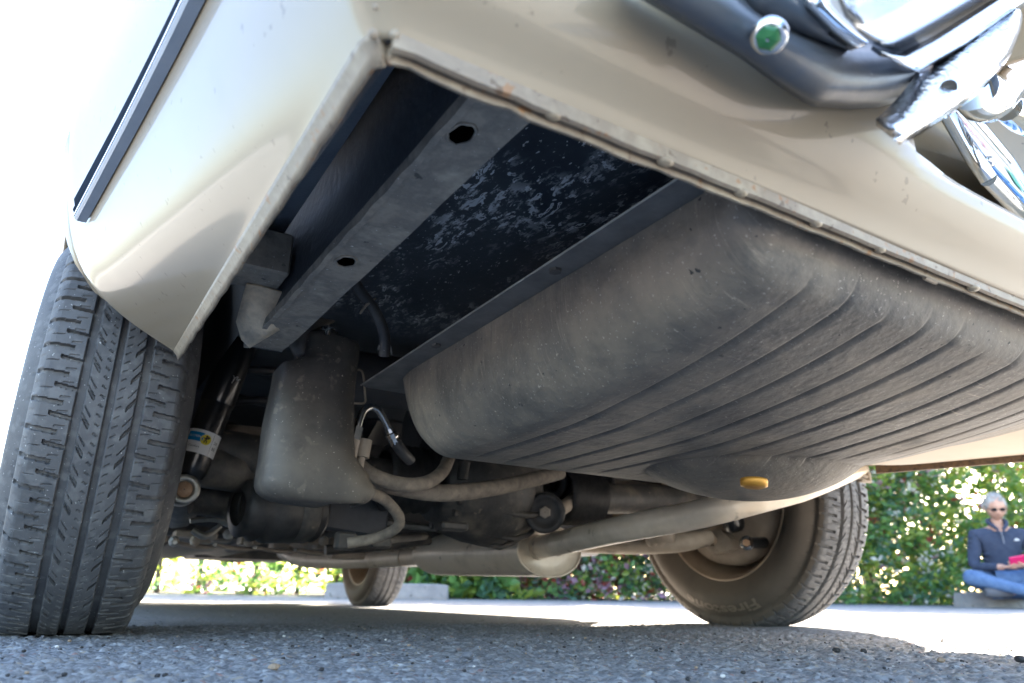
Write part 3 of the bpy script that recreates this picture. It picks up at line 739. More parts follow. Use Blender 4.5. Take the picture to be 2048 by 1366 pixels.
# curve the last bit into the corner
end = [Vector((-.6905, -1.071, .2995))]
for e in end:
    rows.append([e+Vector((.0045, .002, -.011)), e+Vector((.0025, 0, -.012)), e+Vector((0, -.001, -.004)), e+Vector((-.003, -.002, 0)), e+Vector((-.004, -.003, .003)), e+Vector((-.002, -.002, .005)), e+Vector((.004, .003, .008)), e+Vector((.0055, .003, 0))])
mb.grid(rows, 0, True, closed=True, cap=True)
fixn(mb.build('wing_flange', M['lip'], car, label='rolled bead and lip under the left rear wing'))
mb = MB()
R_ = [Vector((.693, Y, zlow(Y))) for Y in np.linspace(-.42, -1.05, 30)]
mb.grid([[p+Vector((.0, 0, .01)), p+Vector((-.004, 0, -.018)), p+Vector((.001, 0, -.0185)), p+Vector((.005, 0, .01))] for p in R_], 0, False, closed=True, cap=True)
mb.build('wing_flange', M['seam'], car, label='brown lip under the right rear wing')

# rear panel flange: two thin layers with a dark joint, rusty spots, lumps of sealer
def rear_line(X): return Vector((X, -1.077, .30))
xs = np.linspace(-.686, .68, 124)
mb = MB(); mb2 = MB(); rows = []; r2 = []
for i, X in enumerate(xs):
    p = rear_line(X); j = .0004*sin(i*.9)+.0003*sin(i*2.3)
    if X < -.50: j += .0022*max(0, sin(i*1.35))*(1 if X < -.58 else .5)-.001
    if X > .0: j -= .0
    rows.append([p+Vector((0, .010, .002)), p+Vector((0, .0085, -.0085+j)), p+Vector((0, .0062, -.009+j)), p+Vector((0, .0058, .002))])
    r2.append([p+Vector((0, .0030, .004)), p+Vector((0, .0024, -.0062+j*.5)), p+Vector((0, -.0005, -.0055+j*.5)), p+Vector((0, -.0015, .002))])
mb.grid(rows, 0, False, closed=True, cap=True); vf = mb.build('rear_flange', M['lip'], car, label='rusty folded flange along the rear panel')
mb2.grid(r2, 0, False, closed=True, cap=True); mb2.build('outer_fold', M['lip'], vf)
mb = MB(); mb.grid([[rear_line(X)+Vector((0, .0058, -.001)), rear_line(X)+Vector((0, .0030, -.001))] for X in xs]); mb.build('joint', M['seam'], vf)
for u, v in ((1150, 186), (1375, 288), (1530, 354), (1652, 434), (1772, 491), (1940, 575)):
    p = at(u, v, 'Z', .296); k = MB(); k.ball((p.x, -1.0745, .2948), random.uniform(.0045, .0062), n=10, sc=(1.15, .8, .5))
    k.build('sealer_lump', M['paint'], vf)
# dents / notch pieces at the right end
k = MB(); k.tube([(-.25, -1.0685, .2915), (-.235, -1.0685, .291)], .002, n=6) if 1 else k.tube([(-.28, -1.068, .290), (-.25, -1.060, .291), (-.22, -1.058, .292), (-.20, -1.066, .290), (-.17, -1.070, .290)], .0035, n=6, sub=3); k.build('folded_tab', M['lip'], vf)
# corner scar where the two panels meet
k = MB(); c = Vector((-.690, -1.072, .301))
for i in range(7):
    k.ball(c+Vector((random.uniform(-.007, .006), random.uniform(-.006, .004), .003*i-.003)), random.uniform(.002, .0038), n=8)
k.build('corner_weld', M['lip'], car)

# trim strip on the wing side: dark strip with a lighter lower bead
def trim_pts(z):
    P = []
    for Y in np.linspace(-.475, -1.06, 30):
        P.append(Vector((side_x(Y, z, -1), Y, z)))
    return P
mb = MB(); rows = []
for i, (a, b_) in enumerate(zip(trim_pts(.470), trim_pts(.445))):
    mid = (a+b_)/2
    o_ = Vector((-1, 0, 0))
    rows.append([b_*.8+a*.2+o_*.001, b_*.8+a*.2+o_*.0110, b_*.5+a*.5+o_*.0125, b_*.4+a*.6+o_*.010, a+o_*.010, a+o_*.001])
mb.grid(rows, 0, False, closed=True, cap=True); st = fixn(mb.build('side_trim', M['alu'], car, label='blue-grey strip along the left rear wing'))
mb = MB(); mb.grid([[b_+o_*.001, b_+o_*.010, b_*.9+a*.1+o_*.0120, b_*.79+a*.21+o_*.0120, b_*.78+a*.22+o_*.006] for a, b_ in zip(trim_pts(.470), trim_pts(.445))], 0, False); mb.build('trim_lower', M['alu2'], st)
mb = MB(); mb.tube([b_*.79+a*.21+Vector((-.0118, 0, 0)) for a, b_ in zip(trim_pts(.470), trim_pts(.445))], .0012, n=8); mb.build('trim_bead', M['chrome'], st)

# ---- underbody -----------------------------------------------------------
# trunk floor between the rails with drip marks
mb = MB(); rows = []
for Y in np.linspace(-1.07, .45, 44):
    row = []
    for X in np.linspace(-.60, .62, 34):
        z = .47+.012*math.exp(-((X+.475)/.010)**2)+.004*sin(X*30)*sin(Y*9)+.05*max(0, Y+.30)
        z -= .012/(1+math.exp(-(X+.40)*120))
        row.append((X, max(Y, -.93) if X > -.33 else Y, z))
    rows.append(row)
mb.grid(rows); mb.build('boot_floor', M['splash'], car, label='dark boot floor with dried white splash marks')
# inner wing / wheelhouse on both sides
for s in (-1, 1):
    mb = MB(); rows = []
    for Y in np.linspace(-1.06, -.36, 24):
        k = zlow(Y)
        prof = [(.688, k+.006), (.696, k+.03), (.694, k+.065), (.682, k+.10), (.664, .432), (.645, .447), (.628, .455), (.614, .46)]
        sh = 1-.25*max(0, (-Y-.6))
        rows.append([(s*(.612+(x-.612)*sh), Y+.02*sin(z*9), z) for x, z in prof])
    mb.grid(rows); mb.build('inner_wing', M['under'], car)
    mb = MB(); rows = []
    for a in np.linspace(.30, pi-.55, 34):
        yy = cos(a)*.395; zz = .31+sin(a)*.385
        rows.append([(s*x, yy, max(zz, .30 if yy < 0 else .24)) for x in (.845, .80, .74, .68, .62)])
    mb.grid(rows); mb.build('wheel_house', M['black'], car)
    mb = MB(); rows = []
    for Y in np.linspace(-.36, .42, 16):
        top = .31+.385*sqrt(max(1-(Y/.42)**2, 0)); rows.append([(s*.62, Y, max(top, .36)), (s*.615, Y, .45), (s*.612, Y, .40)])
    mb.grid(rows); mb.build('wheel_house_side', M['black'], car)

# chassis rails: box section with drain holes through the bottom face
def rail(s, holes):
    x0, x1, zb = .567, .612, .360
    mb = MB(); nx = 46; Ys = np.linspace(-1.068, -.395, 620); Xs = np.linspace(x0, x1, nx)
    vid = {}; vs = []; fs = []
    def tp_(Y): return .012*(-.40-Y)/.62
    def dz(X, Y): return .0006*sin(Y*23+X*40)+.0003*sin(Y*57)+(.03*max(0, (Y+.47))**1.2 if Y > -.47 else 0)
    for j, Y in enumerate(Ys):
        for i, X in enumerate(Xs):
            vid[i, j] = len(vs); vs.append((s*(X-tp_(Y)), Y, zb+dz(X, Y)))
    for j in range(len(Ys)-1):
        for i in range(nx-1):
            cx = (Xs[i]+Xs[i+1])/2; cy = (Ys[j]+Ys[j+1])/2
            if any(((cx-tp_(cy)-hx)/.0085)**2+((cy-hy)/.0125)**2 < 1 for hx, hy in holes): continue
            fs.append((vid[i, j], vid[i+1, j], vid[i+1, j+1], vid[i, j+1]))
    mb.add(vs, fs, 0)
    for X, nm in ((x0, 1), (x1, 1)):
        mb.grid([[(s*(X-tp_(Y)), Y, zb+dz(X, Y)), (s*(X-tp_(Y)+(.004 if X == x0 else -.002)), Y, .48), (s*X, Y, .60)] for Y in Ys[::20]], nm)
    mb.add([(s*x0, Ys[-1], zb+.001), (s*x1, Ys[-1], zb+.001), (s*x1, Ys[-1]+.02, .58), (s*x0, Ys[-1]+.02, .58)], [(0, 1, 2, 3)], 1, False)
    r = mb.build('chassis_rail', [M['rail'], M['rail_side']], car, label='dusty grey chassis rail with two drain holes' if s < 0 else 'right chassis rail')
    f = MB(); rows = []
    for k, Y in enumerate(np.linspace(-1.066, -.40, 60)):
        j = .0007*sin(k*1.3); z = zb+dz(x1, Y); t_ = tp_(Y)
        rows.append([(s*(x1-.001-t_), Y, z-.001), (s*(x1-.0015+j-t_), Y, z-.0045), (s*(x1+.004+j-t_), Y, z-.0045), (s*(x1+.005-t_), Y, z+.004)])
    f.grid(rows, 0, False, closed=True, cap=True); f.build('weld_flange', M['rail'], r)
    d = MB(); d.box((s*(x0+x1)/2, -.73, .50), (.036, .62, .01)); d.build('rail_shade_sheet', M['hollow_dark'], r)  # black sheet painting the darkness behind the drain holes
    for hx, hy in holes:      # ragged burr round each hole
        h = MB(); pts = [(s*(hx+.0092*cos(a)*(1+.06*sin(a*5))), hy+.0132*sin(a)*(1+.05*cos(a*7)), zb+dz(hx, hy)-.0004) for a in np.linspace(0, 2*pi, 28)]
        h.tube(pts, .0013, n=5, cap=False); h.build('hole_burr', M['rail'], r)
    return r
ra = rail(-1, [(.588, -.952), (.588, -.713)])
rail(1, [(.590, -.952)])
# outrigger box between rail and wing, with gusset
mb = MB()
mb.box((-.652, -.560, .412), (.080, .060, .05), bev=.0025); k = mb.build('outrigger', M['rail'], car)
mb = MB(); a = at(490, 580, 'Y', -.52); b_ = at(607, 600, 'Y', -.52); t1 = at(500, 692, 'Y', -.47); t0 = at(560, 620, 'Y', -.50)
rows = [[at(474, 640, 'Y', -.47), at(494, 566, 'Y', -.545)], [at(484, 676, 'Y', -.455), at(520, 570, 'Y', -.545)], [at(500, 693, 'Y', -.455), at(556, 580, 'Y', -.545)], [at(534, 672, 'Y', -.47), at(600, 592, 'Y', -.545)], [at(570, 650, 'Y', -.49), at(632, 590, 'Y', -.55)]]
mb.grid(rows, 0, True); g_ = mb.build('gusset', M['beige_dust'], car); m_ = g_.modifiers.new('t', 'SOLIDIFY'); m_.thickness = .003

# right side: painted underside of the spare wheel well / wing, beside the tank
mb = MB(); rows = []
for Y in np.linspace(-.425, -1.07, 24):
    row = []
    for t in np.linspace(0, 1, 10):
        X = .415+(.690-.415)*t; z = .306*(1-t)+(zlow(Y)-.006)*t-.006*sin(pi*t)
        if Y > -.52: z += (Y+.52)**2*2.5
        row.append((X, Y, z))
    rows.append(row)
mb.grid(rows); mb.build('underside_panel', M['paint_in'], car, label='beige underside of the right rear wing')

# ---- fuel tank -----------------------------------------------------------
ZB = [(-1.12, .300), (-1.05, .272), (-.95, .247), (-.85, .232), (-.75, .223), (-.60, .221), (-.45, .221)]
RX = [-.352, -.304, -.254, -.205, -.158, -.108, -.055, -.008, .038, .085, .13, .175, .22, .265, .31]
def rise(X): return .25*.03*math.log(1+math.exp((X-.11)/.03))
def tank_bottom(X, Y):
    z = lerp_tab(ZB, Y)+rise(X)
    # pressed ribs: saw-tooth steps along the car
    r2 = ((X-.03)/.17)**2+((Y+.655)/.115)**2
    yc = [-.57, -.555, -.55, -.55, -.56, -.59, -.64, -.76, -.80, -.83, -.80, -.76, -.7, -.68, -.66]
    for i, xr in enumerate(RX):
        e = 1/(1+math.exp((Y-yc[i])*120))
        e *= 1/(1+math.exp(-(Y+1.030+.008*sin(i*2.2))*170))
        d = (X-xr)
        if -.0022 < d < .011:
            z += (.0050*(1-d/.011)**2.0 if d >= 0 else .0050*(1+d/.0022))*e*min(1, max(0, (r2-.85)*4))
    # drain sump at the front centre
    if r2 < 1: z -= .034*(1-r2)**.75
    return z
def tank_mesh():
    mb = MB(); rows = []
    ang = list(np.linspace(0, 1, 13))
    # cross sections along Y; each from left flange round the bottom to right flange
    Ys = [-.452, -.458, -.468, -.48, -.495, -.512, -.53]+list(np.linspace(-.545, -1.05, 80))+[-1.056, -1.06]
    for Y in Ys:
        f = 0. if Y <= -.53 else ((Y+.53)/.078)      # front rounding 0..1
        lift = (1-sqrt(max(0, 1-f*f)))*.105
        f2 = max(0, (-1.03-Y)/.03); lift2 = (1-sqrt(max(0, 1-min(f2, 1)**2)))*.055
        row = []
        wx = .430-.012*f*f; R = .062
        for i in range(9): row.append((-wx-.0008*i*0, Y, .33-(i/8)*.02))
        zb0 = lerp_tab(ZB, Y)
        for k in range(1, 13):
            a = (pi/2)*k/12; X = -wx+R*(1-cos(a)); z = .31-(.31-zb0)*sin(a)
            row.append((X, Y, z))
        for X in np.linspace(-wx+R, wx-R, 560)[1:-1]: row.append((X, Y, tank_bottom(X, Y)))
        for k in range(12, 0, -1):
            a = (pi/2)*k/12; X = wx-R*(1-cos(a)); zr = zb0+rise(wx-R); row.append((X, Y, .325-(.325-zr)*sin(a)))
        for i in range(8, -1, -1): row.append((wx, Y, .33-(i/8)*.02))
        row = [(x, y, min(.331, z+max(lift, lift2))) for x, y, z in row]
        rows.append(row)
    V = np.array(rows); n, m, _ = V.shape; I = np.arange(n*m).reshape(n, m)
    F = np.stack([I[:-1, :-1], I[:-1, 1:], I[1:, 1:], I[1:, :-1]], -1).reshape(-1, 4)
    me = np_mesh('fuel_tank', V.reshape(-1, 3), F, True); me.materials.append(M['tank']); me.materials.append(M['tank_wear'])
    mi = np.zeros((n-1, m-1), np.int32)
    return me
tk = link('fuel_tank', tank_mesh(), car, (), label='ribbed black-coated fuel tank with scraped bottom')
# flange, tank top half
mb = MB(); rows = []
def rrect(hx, y0, y1, r, n=8):
    P = []
    for cx, cy, a0 in ((hx-r, y0+r, -pi/2), (hx-r, y1-r, 0), (-hx+r, y1-r, pi/2), (-hx+r, y0+r, pi)):
        for k in range(n+1): a = a0+(pi/2)*k/n; P.append((cx+r*cos(a), cy+r*sin(a)))
    return P
o1 = rrect(.457, -1.068, -.402, .012); i1 = rrect(.425, -1.05, -.455, .05)
mb.grid([[(x, y, .3305) for x, y in i1], [(x, y, .3300) for x, y in o1], [(x, y, .3325) for x, y in o1], [(x, y, .3345) for x, y in i1]], 0, False, closed=True)
mb.build('flange', M['flange'], tk)
mb = MB()
def zt(f): return .333+f
mb.grid([[(x, y, .334) for x, y in rrect(.428, -1.05, -.44, .06)], [(x, y, .352) for x, y in rrect(.425, -1.05, -.443, .06)], [(x, y, .366) for x, y in rrect(.405, -1.04, -.46, .06)], [(x, y, .37) for x, y in rrect(.36, -1.0, -.5, .06)]], 0, True, closed=True, cap=True)
mb.build('tank_top', M['tank'], tk)
mb = MB(); fe = [Vector((-.4572, y, .3315)) for y in np.linspace(-.405, -1.06, 24)]; mb.tube(fe, .0011, n=6); mb.build('worn_edge', M['zinc_dull'], tk)
for yy in (-.62, -.86):
    mb = MB(); mb.tube([(-.446, yy, .3345), (-.446, yy, .3275)], .006, n=6, smooth=False); mb.build('flange_bolt', M['iron'], tk)
c = at(1508, 972, 'Z', .186)
mb = MB(); mb.lathe([(0, .001), (0, .011), (.002, .0155), (.008, .016), (.010, .0155), (.010, .001)], (c.x, c.y, c.z-.002), (.1, 0, 1), n=24)
mb.build('drain_plug', M['brass'], tk)

# ---- pump cover (rounded plastic box) -----------------------------------
YC = -.405
rowsL = [(664, 627, 670), (672, 620, 671), (679, 619, 690), (686, 618, 712), (694, 616, 716), (718, 610, 714), (727, 571, 712), (760, 566, 708), (800, 557, 704), (838, 549, 704), (880, 544, 704), (914, 540, 706), (935, 536, 720), (952, 534, 733), (962, 533, 736), (972, 536, 742), (982, 546, 749), (990, 565, 745), (998, 605, 737), (1004, 660, 728)]
mb = MB(); rows = []
for v, a, b_ in rowsL:
    row = []
    pa, pb = at(a, v, 'Y', YC), at(b_, v, 'Y', YC)
    for k in range(25):
        t = k/24; p = pa.lerp(pb, t); e = 2*t-1
        cyl = .015*(1-abs(e)**4.0)
        low = max(0, (v-955)/50)
        up_ = max(0, (722-v)/58)
        row.append(p+Vector((0, -cyl*(1-.6*low*low)*(1-.7*min(up_, 1)), 0)))
    rows.append(row)
back = [[q+Vector((0, .05, 0)) for q in r] for r in rows]
mb.grid(rows, 0, True)
for side in (0, -1): mb.grid([[r[side] for r in rows], [r[side]+Vector((0, .055, 0)) for r in rows]])
mb.grid([rows[-1], [q+Vector((0, .06, .01)) for q in rows[-1]]])
pc = fixn(mb.build('pump_cover', M['cover'], car, label='dusty rounded plastic cover hanging in front of the tank')); m_ = pc.modifiers.new('t', 'SOLIDIFY'); m_.thickness = .003; m_.offset = 1
mb = MB(); row = []
for k in range(25):
    t = k/24; p = at(534, 953, 'Y', YC).lerp(at(732, 968, 'Y', YC), t); e = 2*t-1
    row.append(p+Vector((0, -.015*(1-abs(e)**4)-.0010, 0)))
mb.tube(row, .0011, n=5); mb.build('moulding_line', M['iron'], pc)
c = at(657, 656, 'Y', YC-.012)
mb = MB(); mb.lathe([(-.002, .0095), (.001, .0095), (.0015, .0065)], c, (0, -.25, 1), n=20); mb.tube([c+Vector((0, .002, -.010)), c+Vector((0, 0, .003))], .0042, n=6); mb.build('bolt', M['zinc'], pc)

# bracket hanging from the rail in front of the cover
mb = MB(); rows = []
for v, a, b_ in ((640, 560, 668), (665, 575, 626), (680, 580, 620), (695, 583, 616), (708, 590, 612), (716, 598, 606)):
    rows.append([at(a+(b_-a)*t, v, 'Y', -.39)+Vector((0, -.012*sin(pi*t), 0)) for t in (0, .2, .4, .6, .8, 1)])
mb.grid(rows); o = mb.build('rail_bracket', M['iron'], car); o.modifiers.new('t', 'SOLIDIFY').thickness = .004

# ---- shock absorbers -----------------------------------------------------
def shock(s):
    e0 = Vector((s*.618, -.05, .213)) if s < 0 else Vector((.628, -.085, .196)); top = Vector((s*.562, -.045, .478)); ax = (top-e0).normalized()
    mb = MB()
    mb.lathe([(.018, .001), (.018, .014), (.024, .022), (.036, .0265), (.16, .0268), (.165, .0268), (.166, .0272)], e0, ax, n=40)
    mb.lathe([(.150, .0272), (.152, .0282), (.24, .0285), (.30, .0285), (.305, .0)], e0, ax, n=40)
    r = mb.build('shock_absorber', M['shock'], car, label='black shock absorber with a white and blue sticker' if s < 0 else 'black shock absorber inside the far rear wheel')
    y = Vector((0, -1, 0)) if True else None
    if s > 0: return r, e0, ax
    k = MB(); k.lathe([(-.012, .0125), (-.019, .0135), (-.021, .0165), (-.021, .0225), (-.018, .0242), (.018, .0242), (.020, .010)], e0, (0, 1, 0), n=32); k.build('bushing', M['zinc_dull'], r)
    k = MB(); k.lathe([(-.0185, .001), (-.0195, .0120), (-.015, .0128)], e0, (0, 1, 0), n=28); k.build('bushing_core', M['bolt_rust'], r)
    return r, e0, ax
def mountbolt(s):
    pass
sr, e0, ax = shock(-1); shock(1)
# sticker wrapped round the lower tube
fr = Vector((CC-e0).normalized()); fr = (fr-ax*fr.dot(ax)).normalized(); sdv = ax.cross(fr)   # points to the viewer / sideways
def wrap(x, y, lift=0.):      # x = along circumference, y = up the tube from sticker centre
    rr = .0269+lift; a = x/.0268
    return e0+ax*(.078+y)+fr*(rr*cos(a))+sdv*(rr*sin(a))
def patch(x0, x1, y0, y1, lift, nx=14):
    return [[wrap(x0+(x1-x0)*i/nx, y, lift) for i in range(nx+1)] for y in (y0, (y0+y1)/2, y1)]
sgn = 1
mb = MB(); mb.grid(patch(-.034, .036, -.0195, .0195, .0002, 24)); stk = mb.build('sticker', M['white'], sr)
SX = -1 if sdv.dot(CR) < 0 else 1
def pt(x, y, l): return wrap(SX*x, y, l)
def flatm(vs, fs, dx, dy, l): return [pt(v.x+dx, v.y+dy, l) for v in vs], fs
mb = MB(); mb.grid([[pt(-.026+.026*i/10, y, .0006) for i in range(11)] for y in (-.0005, .0065, .0145)]); mb.build('blue_box', M['blue'], stk)
mb = MB(); n = 24; mb.add([pt(.0045, .0045, .0008)]+[pt(.0045+.0085*cos(2*pi*k/n), .0045+.0085*sin(2*pi*k/n), .0008) for k in range(n)], [(0, 1+k, 1+(k+1) % n) for k in range(n)]); mb.build('yellow_disc', M['yellow'], stk)
for nm, tx, sz, dx, dy, mt in (('brand_print', 'BILSTEIN', .0052, -.0142, .0072, 'white'), ('small_print', 'Comfort', .0050, -.010, -.0095, 'ink'), ('code_print', '24', .0075, .0225, .004, 'ink'), ('code_print', 'BE', .0075, .0225, -.006, 'ink')):
    vs, fs = text_mesh(tx, sz); mb = MB(); a, b_ = flatm(vs, fs, dx, dy, .0011); mb.add(a, b_, 0, False); mb.build(nm, M[mt], stk)
mb = MB()       # little black figure on the disc
for (cx, cy, rx, ry) in ((.0045, .0100, .0016, .0016), (.0045, .0055, .0012, .0034), (.0030, .0010, .0009, .0026), (.0062, .0010, .0009, .0026), (.0045, .0065, .0046, .0009), (.0078, .0086, .0024, .0014)):
    mb.add([pt(cx+rx*cos(2*pi*k/10), cy+ry*sin(2*pi*k/10), .0013) for k in range(10)], [tuple(range(10))], 0, False)
mb.build('figure_print', M['ink'], stk)
mb = MB(); mb.grid([[pt(.0155, y, .0009), pt(.0159, y, .0009)] for y in (-.0195, 0, .0195)]); mb.build('rule_print', M['ink'], stk)
# scribbled mark on the upper tube
mb = MB(); q = [(-.004, .006), (-.001, .002), (-.002, -.008), (.001, .004), (.005, .007), (.004, .001), (.012, .006)]
mb.tube([e0+ax*(.165+y+.03)+fr*.0289*cos((x*SX)/.0285)+sdv*.0289*sin((x*SX)/.0285) for x, y in [(.012+a, b_) for a, b_ in q]], .0005, n=4, sub=3); mb.build('chalk_mark', M['white'], sr)

# ---- coil spring, trailing arm, axle, differential ------------------------
for s in (-1, 1):
    mb = MB(); c = Vector((s*.50, .14, .30)); P = []
    for k in range(120):
        a = k/120*2*pi*4.5; P.append(c+Vector((.062*cos(a), .062*sin(a), .28*k/120)))
    mb.tube(P, .0075, n=8); mb.build('coil_spring', M['black'], car)
    mb = MB(); mb.lathe([(-.02, .03), (-.02, .075), (-.005, .08), (0, .08), (0, .03)], (s*.50, .14, .30), (0, 0, 1), n=32)
    mb.tube([(s*.50, .14, .285), (s*.52, .02, .265), (s*.60, -.02, .26)], [.035, .04, .035], n=10, sub=3)
    mb.build('spring_seat', M['iron'], car)
    mb = MB()       # trailing arm: pressed box from hub forward
    mb.tube([(s*.64, 0, .27), (s*.60, .15, .235), (s*.56, .42, .215), (s*.545, .62, .22)], [.045, .042, .035, .03], n=8, sub=4, flat=.6)
    mb.build('trailing_arm', M['dustiron'] if s > 0 else M['iron'], car)
mb = MB()       # axle tubes and casing
mb.tube([(-.66, 0, .30), (-.42, .0, .285), (-.20, .0, .270)], [.036, .036, .036], n=20, sub=3)
mb.tube([(.66, 0, .30), (.42, .0, .285), (.20, .0, .270)], [.034, .034, .036], n=20, sub=3)
axo = mb.build('axle_tube', M['iron'], car)
mb = MB()
mb.lathe([(-.135, .045), (-.13, .075), (-.11, .078), (-.10, .098), (-.05, .112), (.0, .118), (.03, .114), (.06, .098), (.085, .085), (.09, .06), (.10, .058)], (-.01, .03, .275), (1, .05, 0), n=36)
mb.lathe([(.0, .07), (.05, .075), (.12, .06), (.18, .045), (.20, .05), (.21, .05), (.22, .02)], (0, .08, .275), (0, 1, 0), n=28)
dif = mb.build('differential', M['iron'], car, label='grimy rear axle casing')
mb = MB()
for k in range(10):
    a = -pi*.95+k*pi*.9/9+.0; c = Vector((-.105, .03+.088*cos(a), .275+.088*sin(a)))
    mb.tube([c, c-Vector((.014, 0, 0))], .0075, n=6)
for k in range(5):
    a = -2.6+k*.55; mb.tube([(-.08, .03+.10*cos(a), .275+.10*sin(a)), (.03, .03+.118*cos(a), .275+.118*sin(a)), (.08, .03+.095*cos(a), .275+.095*sin(a))], .006, n=6, sub=2)
mb.build('casing_rib', M['iron'], dif)
mb = MB()      # rubber boots
for x0 in (-.26, .16):
    mb.lathe([(h, .052+.014*(k % 2)) for k, h in enumerate(np.linspace(0, .10, 13))], (x0, .0, .275), (1, 0, 0), n=28)
mb.build('axle_boot', M['hose_dark'], car)
# mount with big rubber disc and bolt facing the viewer
c = at(1090, 1026, 'Y', -.065); axn = (CC-c); axn.z *= .3; axn.normalize()
mb = MB(); mb.lathe([(-.075, .030), (-.07, .038), (-.02, .040), (-.018, .035), (-.010, .035), (-.008, .041), (.008, .042), (.012, .040), (.012, .030), (.009, .028), (.009, .012), (.011, .010)], c, axn, n=40)
mt = mb.build('rubber_mount', M['hose_dark'], car, label='round rubber mount with a dusty bolt head')
mb = MB(); mb.lathe([(.010, .012), (.018, .0125), (.020, .010), (.020, .001)], c, axn, n=6, smooth=False); mb.build('bolt', M['dustiron'], mt)
mb = MB(); p1 = at(1020, 950, 'Y', -.02); p2 = at(1010, 1070, 'Y', -.02)
mb.box(((p1+p2)/2+Vector((-.01, .05, 0))), (.075, .075, .135), bev=.012)
mb.box(((p1+p2)/2+Vector((-.07, .04, -.035))), (.10, .06, .05), bev=.01)
mb.build('mount_bracket', M['iron'], car)
mb = MB()
mb.tube([at(1120, 1020, 'Y', -.05), at(1160, 990, 'Y', 0.0), at(1200, 960, 'Y', .05)], [.014, .017, .015], n=10, sub=3)
mb.tube([at(1150, 1040, 'Y', .02), at(1230, 1010, 'Y', .06), at(1330, 1000, 'Y', .10)], .012, n=10, sub=3)
mb.build('track_link', M['dustiron'], car)
mb = MB(); mb.tube([at(1130, 985, 'Y', .1), at(1230, 985, 'Y', .08), at(1330, 1000, 'Y', .05), at(1400, 1000, 'Y', .02)], [.034, .034, .036, .04], n=16, sub=3); mb.build('half_shaft', M['dustiron'], car)
mb = MB()
for k in range(5):
    c0 = at(1110+24*k, 966+2*k, 'Y', .02); mb.lathe([(-.006, .02), (-.005, .035), (.005, .035), (.006, .02)], c0, (1, .2, 0), n=24)
mb.build('boot_fold', M['hose_dark'], car)
# control arm carrier near the far wheel
mb = MB(); mb.tube([(.34, .34, .20), (.42, .12, .185), (.52, .02, .19), (.60, -.01, .205)], [.030, .034, .036, .03], n=10, sub=4, flat=.7); arm = mb.build('wishbone', M['dustiron'], car)
mb = MB(); mb.lathe([(-.03, .02), (-.03, .036), (-.018, .04), (-.012, .034), (0, .04), (.012, .034), (.03, .036), (.03, .01)], (.445, -.005, .215), (.5, -.85, .1), n=28); mb.build('bush', M['drum'], arm)
# arm bracket with a round hole inside the far wheel
P = [(1402, 1072), (1425, 1060), (1444, 1062), (1460, 1078), (1462, 1096), (1446, 1104), (1422, 1108), (1412, 1096)]
c = at(1424, 1081, 'X', .62); hole = [(1424+11*cos(a), 1081+12*sin(a)) for a in np.linspace(0, 2*pi, 8, endpoint=False)+.3+pi]
mb = MB(); Pn = sorted(P, key=lambda q: math.atan2(q[1]-1081, q[0]-1424)); Hn = sorted(hole, key=lambda q: math.atan2(q[1]-1081, q[0]-1424))
mb.grid([[at(*q, 'X', .615) for q in Pn], [at(*q, 'X', .615) for q in Hn], [at(*q, 'X', .615)+Vector((.02, 0, 0)) for q in Hn]], 0, False, closed=True)
mb.grid([[at(*q, 'X', .615) for q in Pn], [at(*q, 'X', .615)+Vector((.03, 0, 0)) for q in Pn]], 0, False, closed=True)
mb.build('arm_bracket', M['dustiron'], car)
c = at(1494, 1086, 'X', .60)
mb = MB(); mb.tube([c+Vector((.06, .0, .004)), c+Vector((0, -.005, 0))], .013, n=14); o = mb.build('damper_pin', M['shock'], car)
k = MB(); k.lathe([(-.004, .006), (-.003, .0165), (.003, .0165), (.004, .01)], c, (-1, -.6, 0), n=24); k.build('washer', M['zinc'], o)
k = MB(); k.tube([c, c+Vector((-.010, -.006, 0))], .0085, n=6); k.build('bolt', M['bolt_rust'], o)

# ---- exhaust --------------------------------------------------------------
mb = MB()
def oval(c, hx, hz, n=36): return [Vector((c[0]+hx*cos(2*pi*k/n), c[1], c[2]+hz*sin(2*pi*k/n))) for k in range(n)]
rows = []
for Y, f in ((.10, .0), (.100, .55), (.098, .90), (.094, .97), (.090, 1.), (.097, 1.02), (.105, 1.0), (.15, 1.), (.35, 1.), (.56, 1.), (.575, .99), (.60, .8), (.63, .55), (.66, .33)):
    cx = .195-(Y-.1)*.09; rows.append(oval((cx, Y, .158+(Y-.1)*.02), .088*f, .056*f))
mb.grid(rows, 0, True, closed=True)
mu = mb.build('muffler', M['exhaust'], car, label='oval silver-brown exhaust box')
mb = MB(); mb.tube(oval((.195, .092, .158), .0885, .0565)+[oval((.195, .092, .158), .0885, .0565)[0]], .0022, n=6, cap=False); mb.build('end_seam', M['exhaust'], mu)
mb = MB(); mb.tube([(.150, .645, .170), (.10, .80, .163), (.02, 1.05, .160), (-.045, 1.25, .170), (-.08, 1.38, .20)], [.024, .024, .024, .026, .026], n=20, sub=6); mb.tube([(.115, .745, .165), (.098, .80, .163)], .0255, n=20); mb.build('front_pipe', M['exhaust'], car)
P = [Vector((.172, .115, .165)), Vector((.155, .0, .169)), Vector((.125, -.25, .181)), at(1375, 1033, 'Y', -.39), at(1450, 1015, 'Y', -.455), at(1530, 995, 'Y', -.475), at(1600, 978, 'Y', -.482), at(1665, 958, 'Y', -.47), at(1725, 938, 'Y', -.42)]
mb = MB(); mb.tube(P, [.0250, .0248, .0245, .0245, .0245, .0240, .023, .019, .013], n=28, sub=8, cap=True); tp = mb.build('tail_pipe', M['exhaust'], car, label='dusty tail pipe curving under the tank')
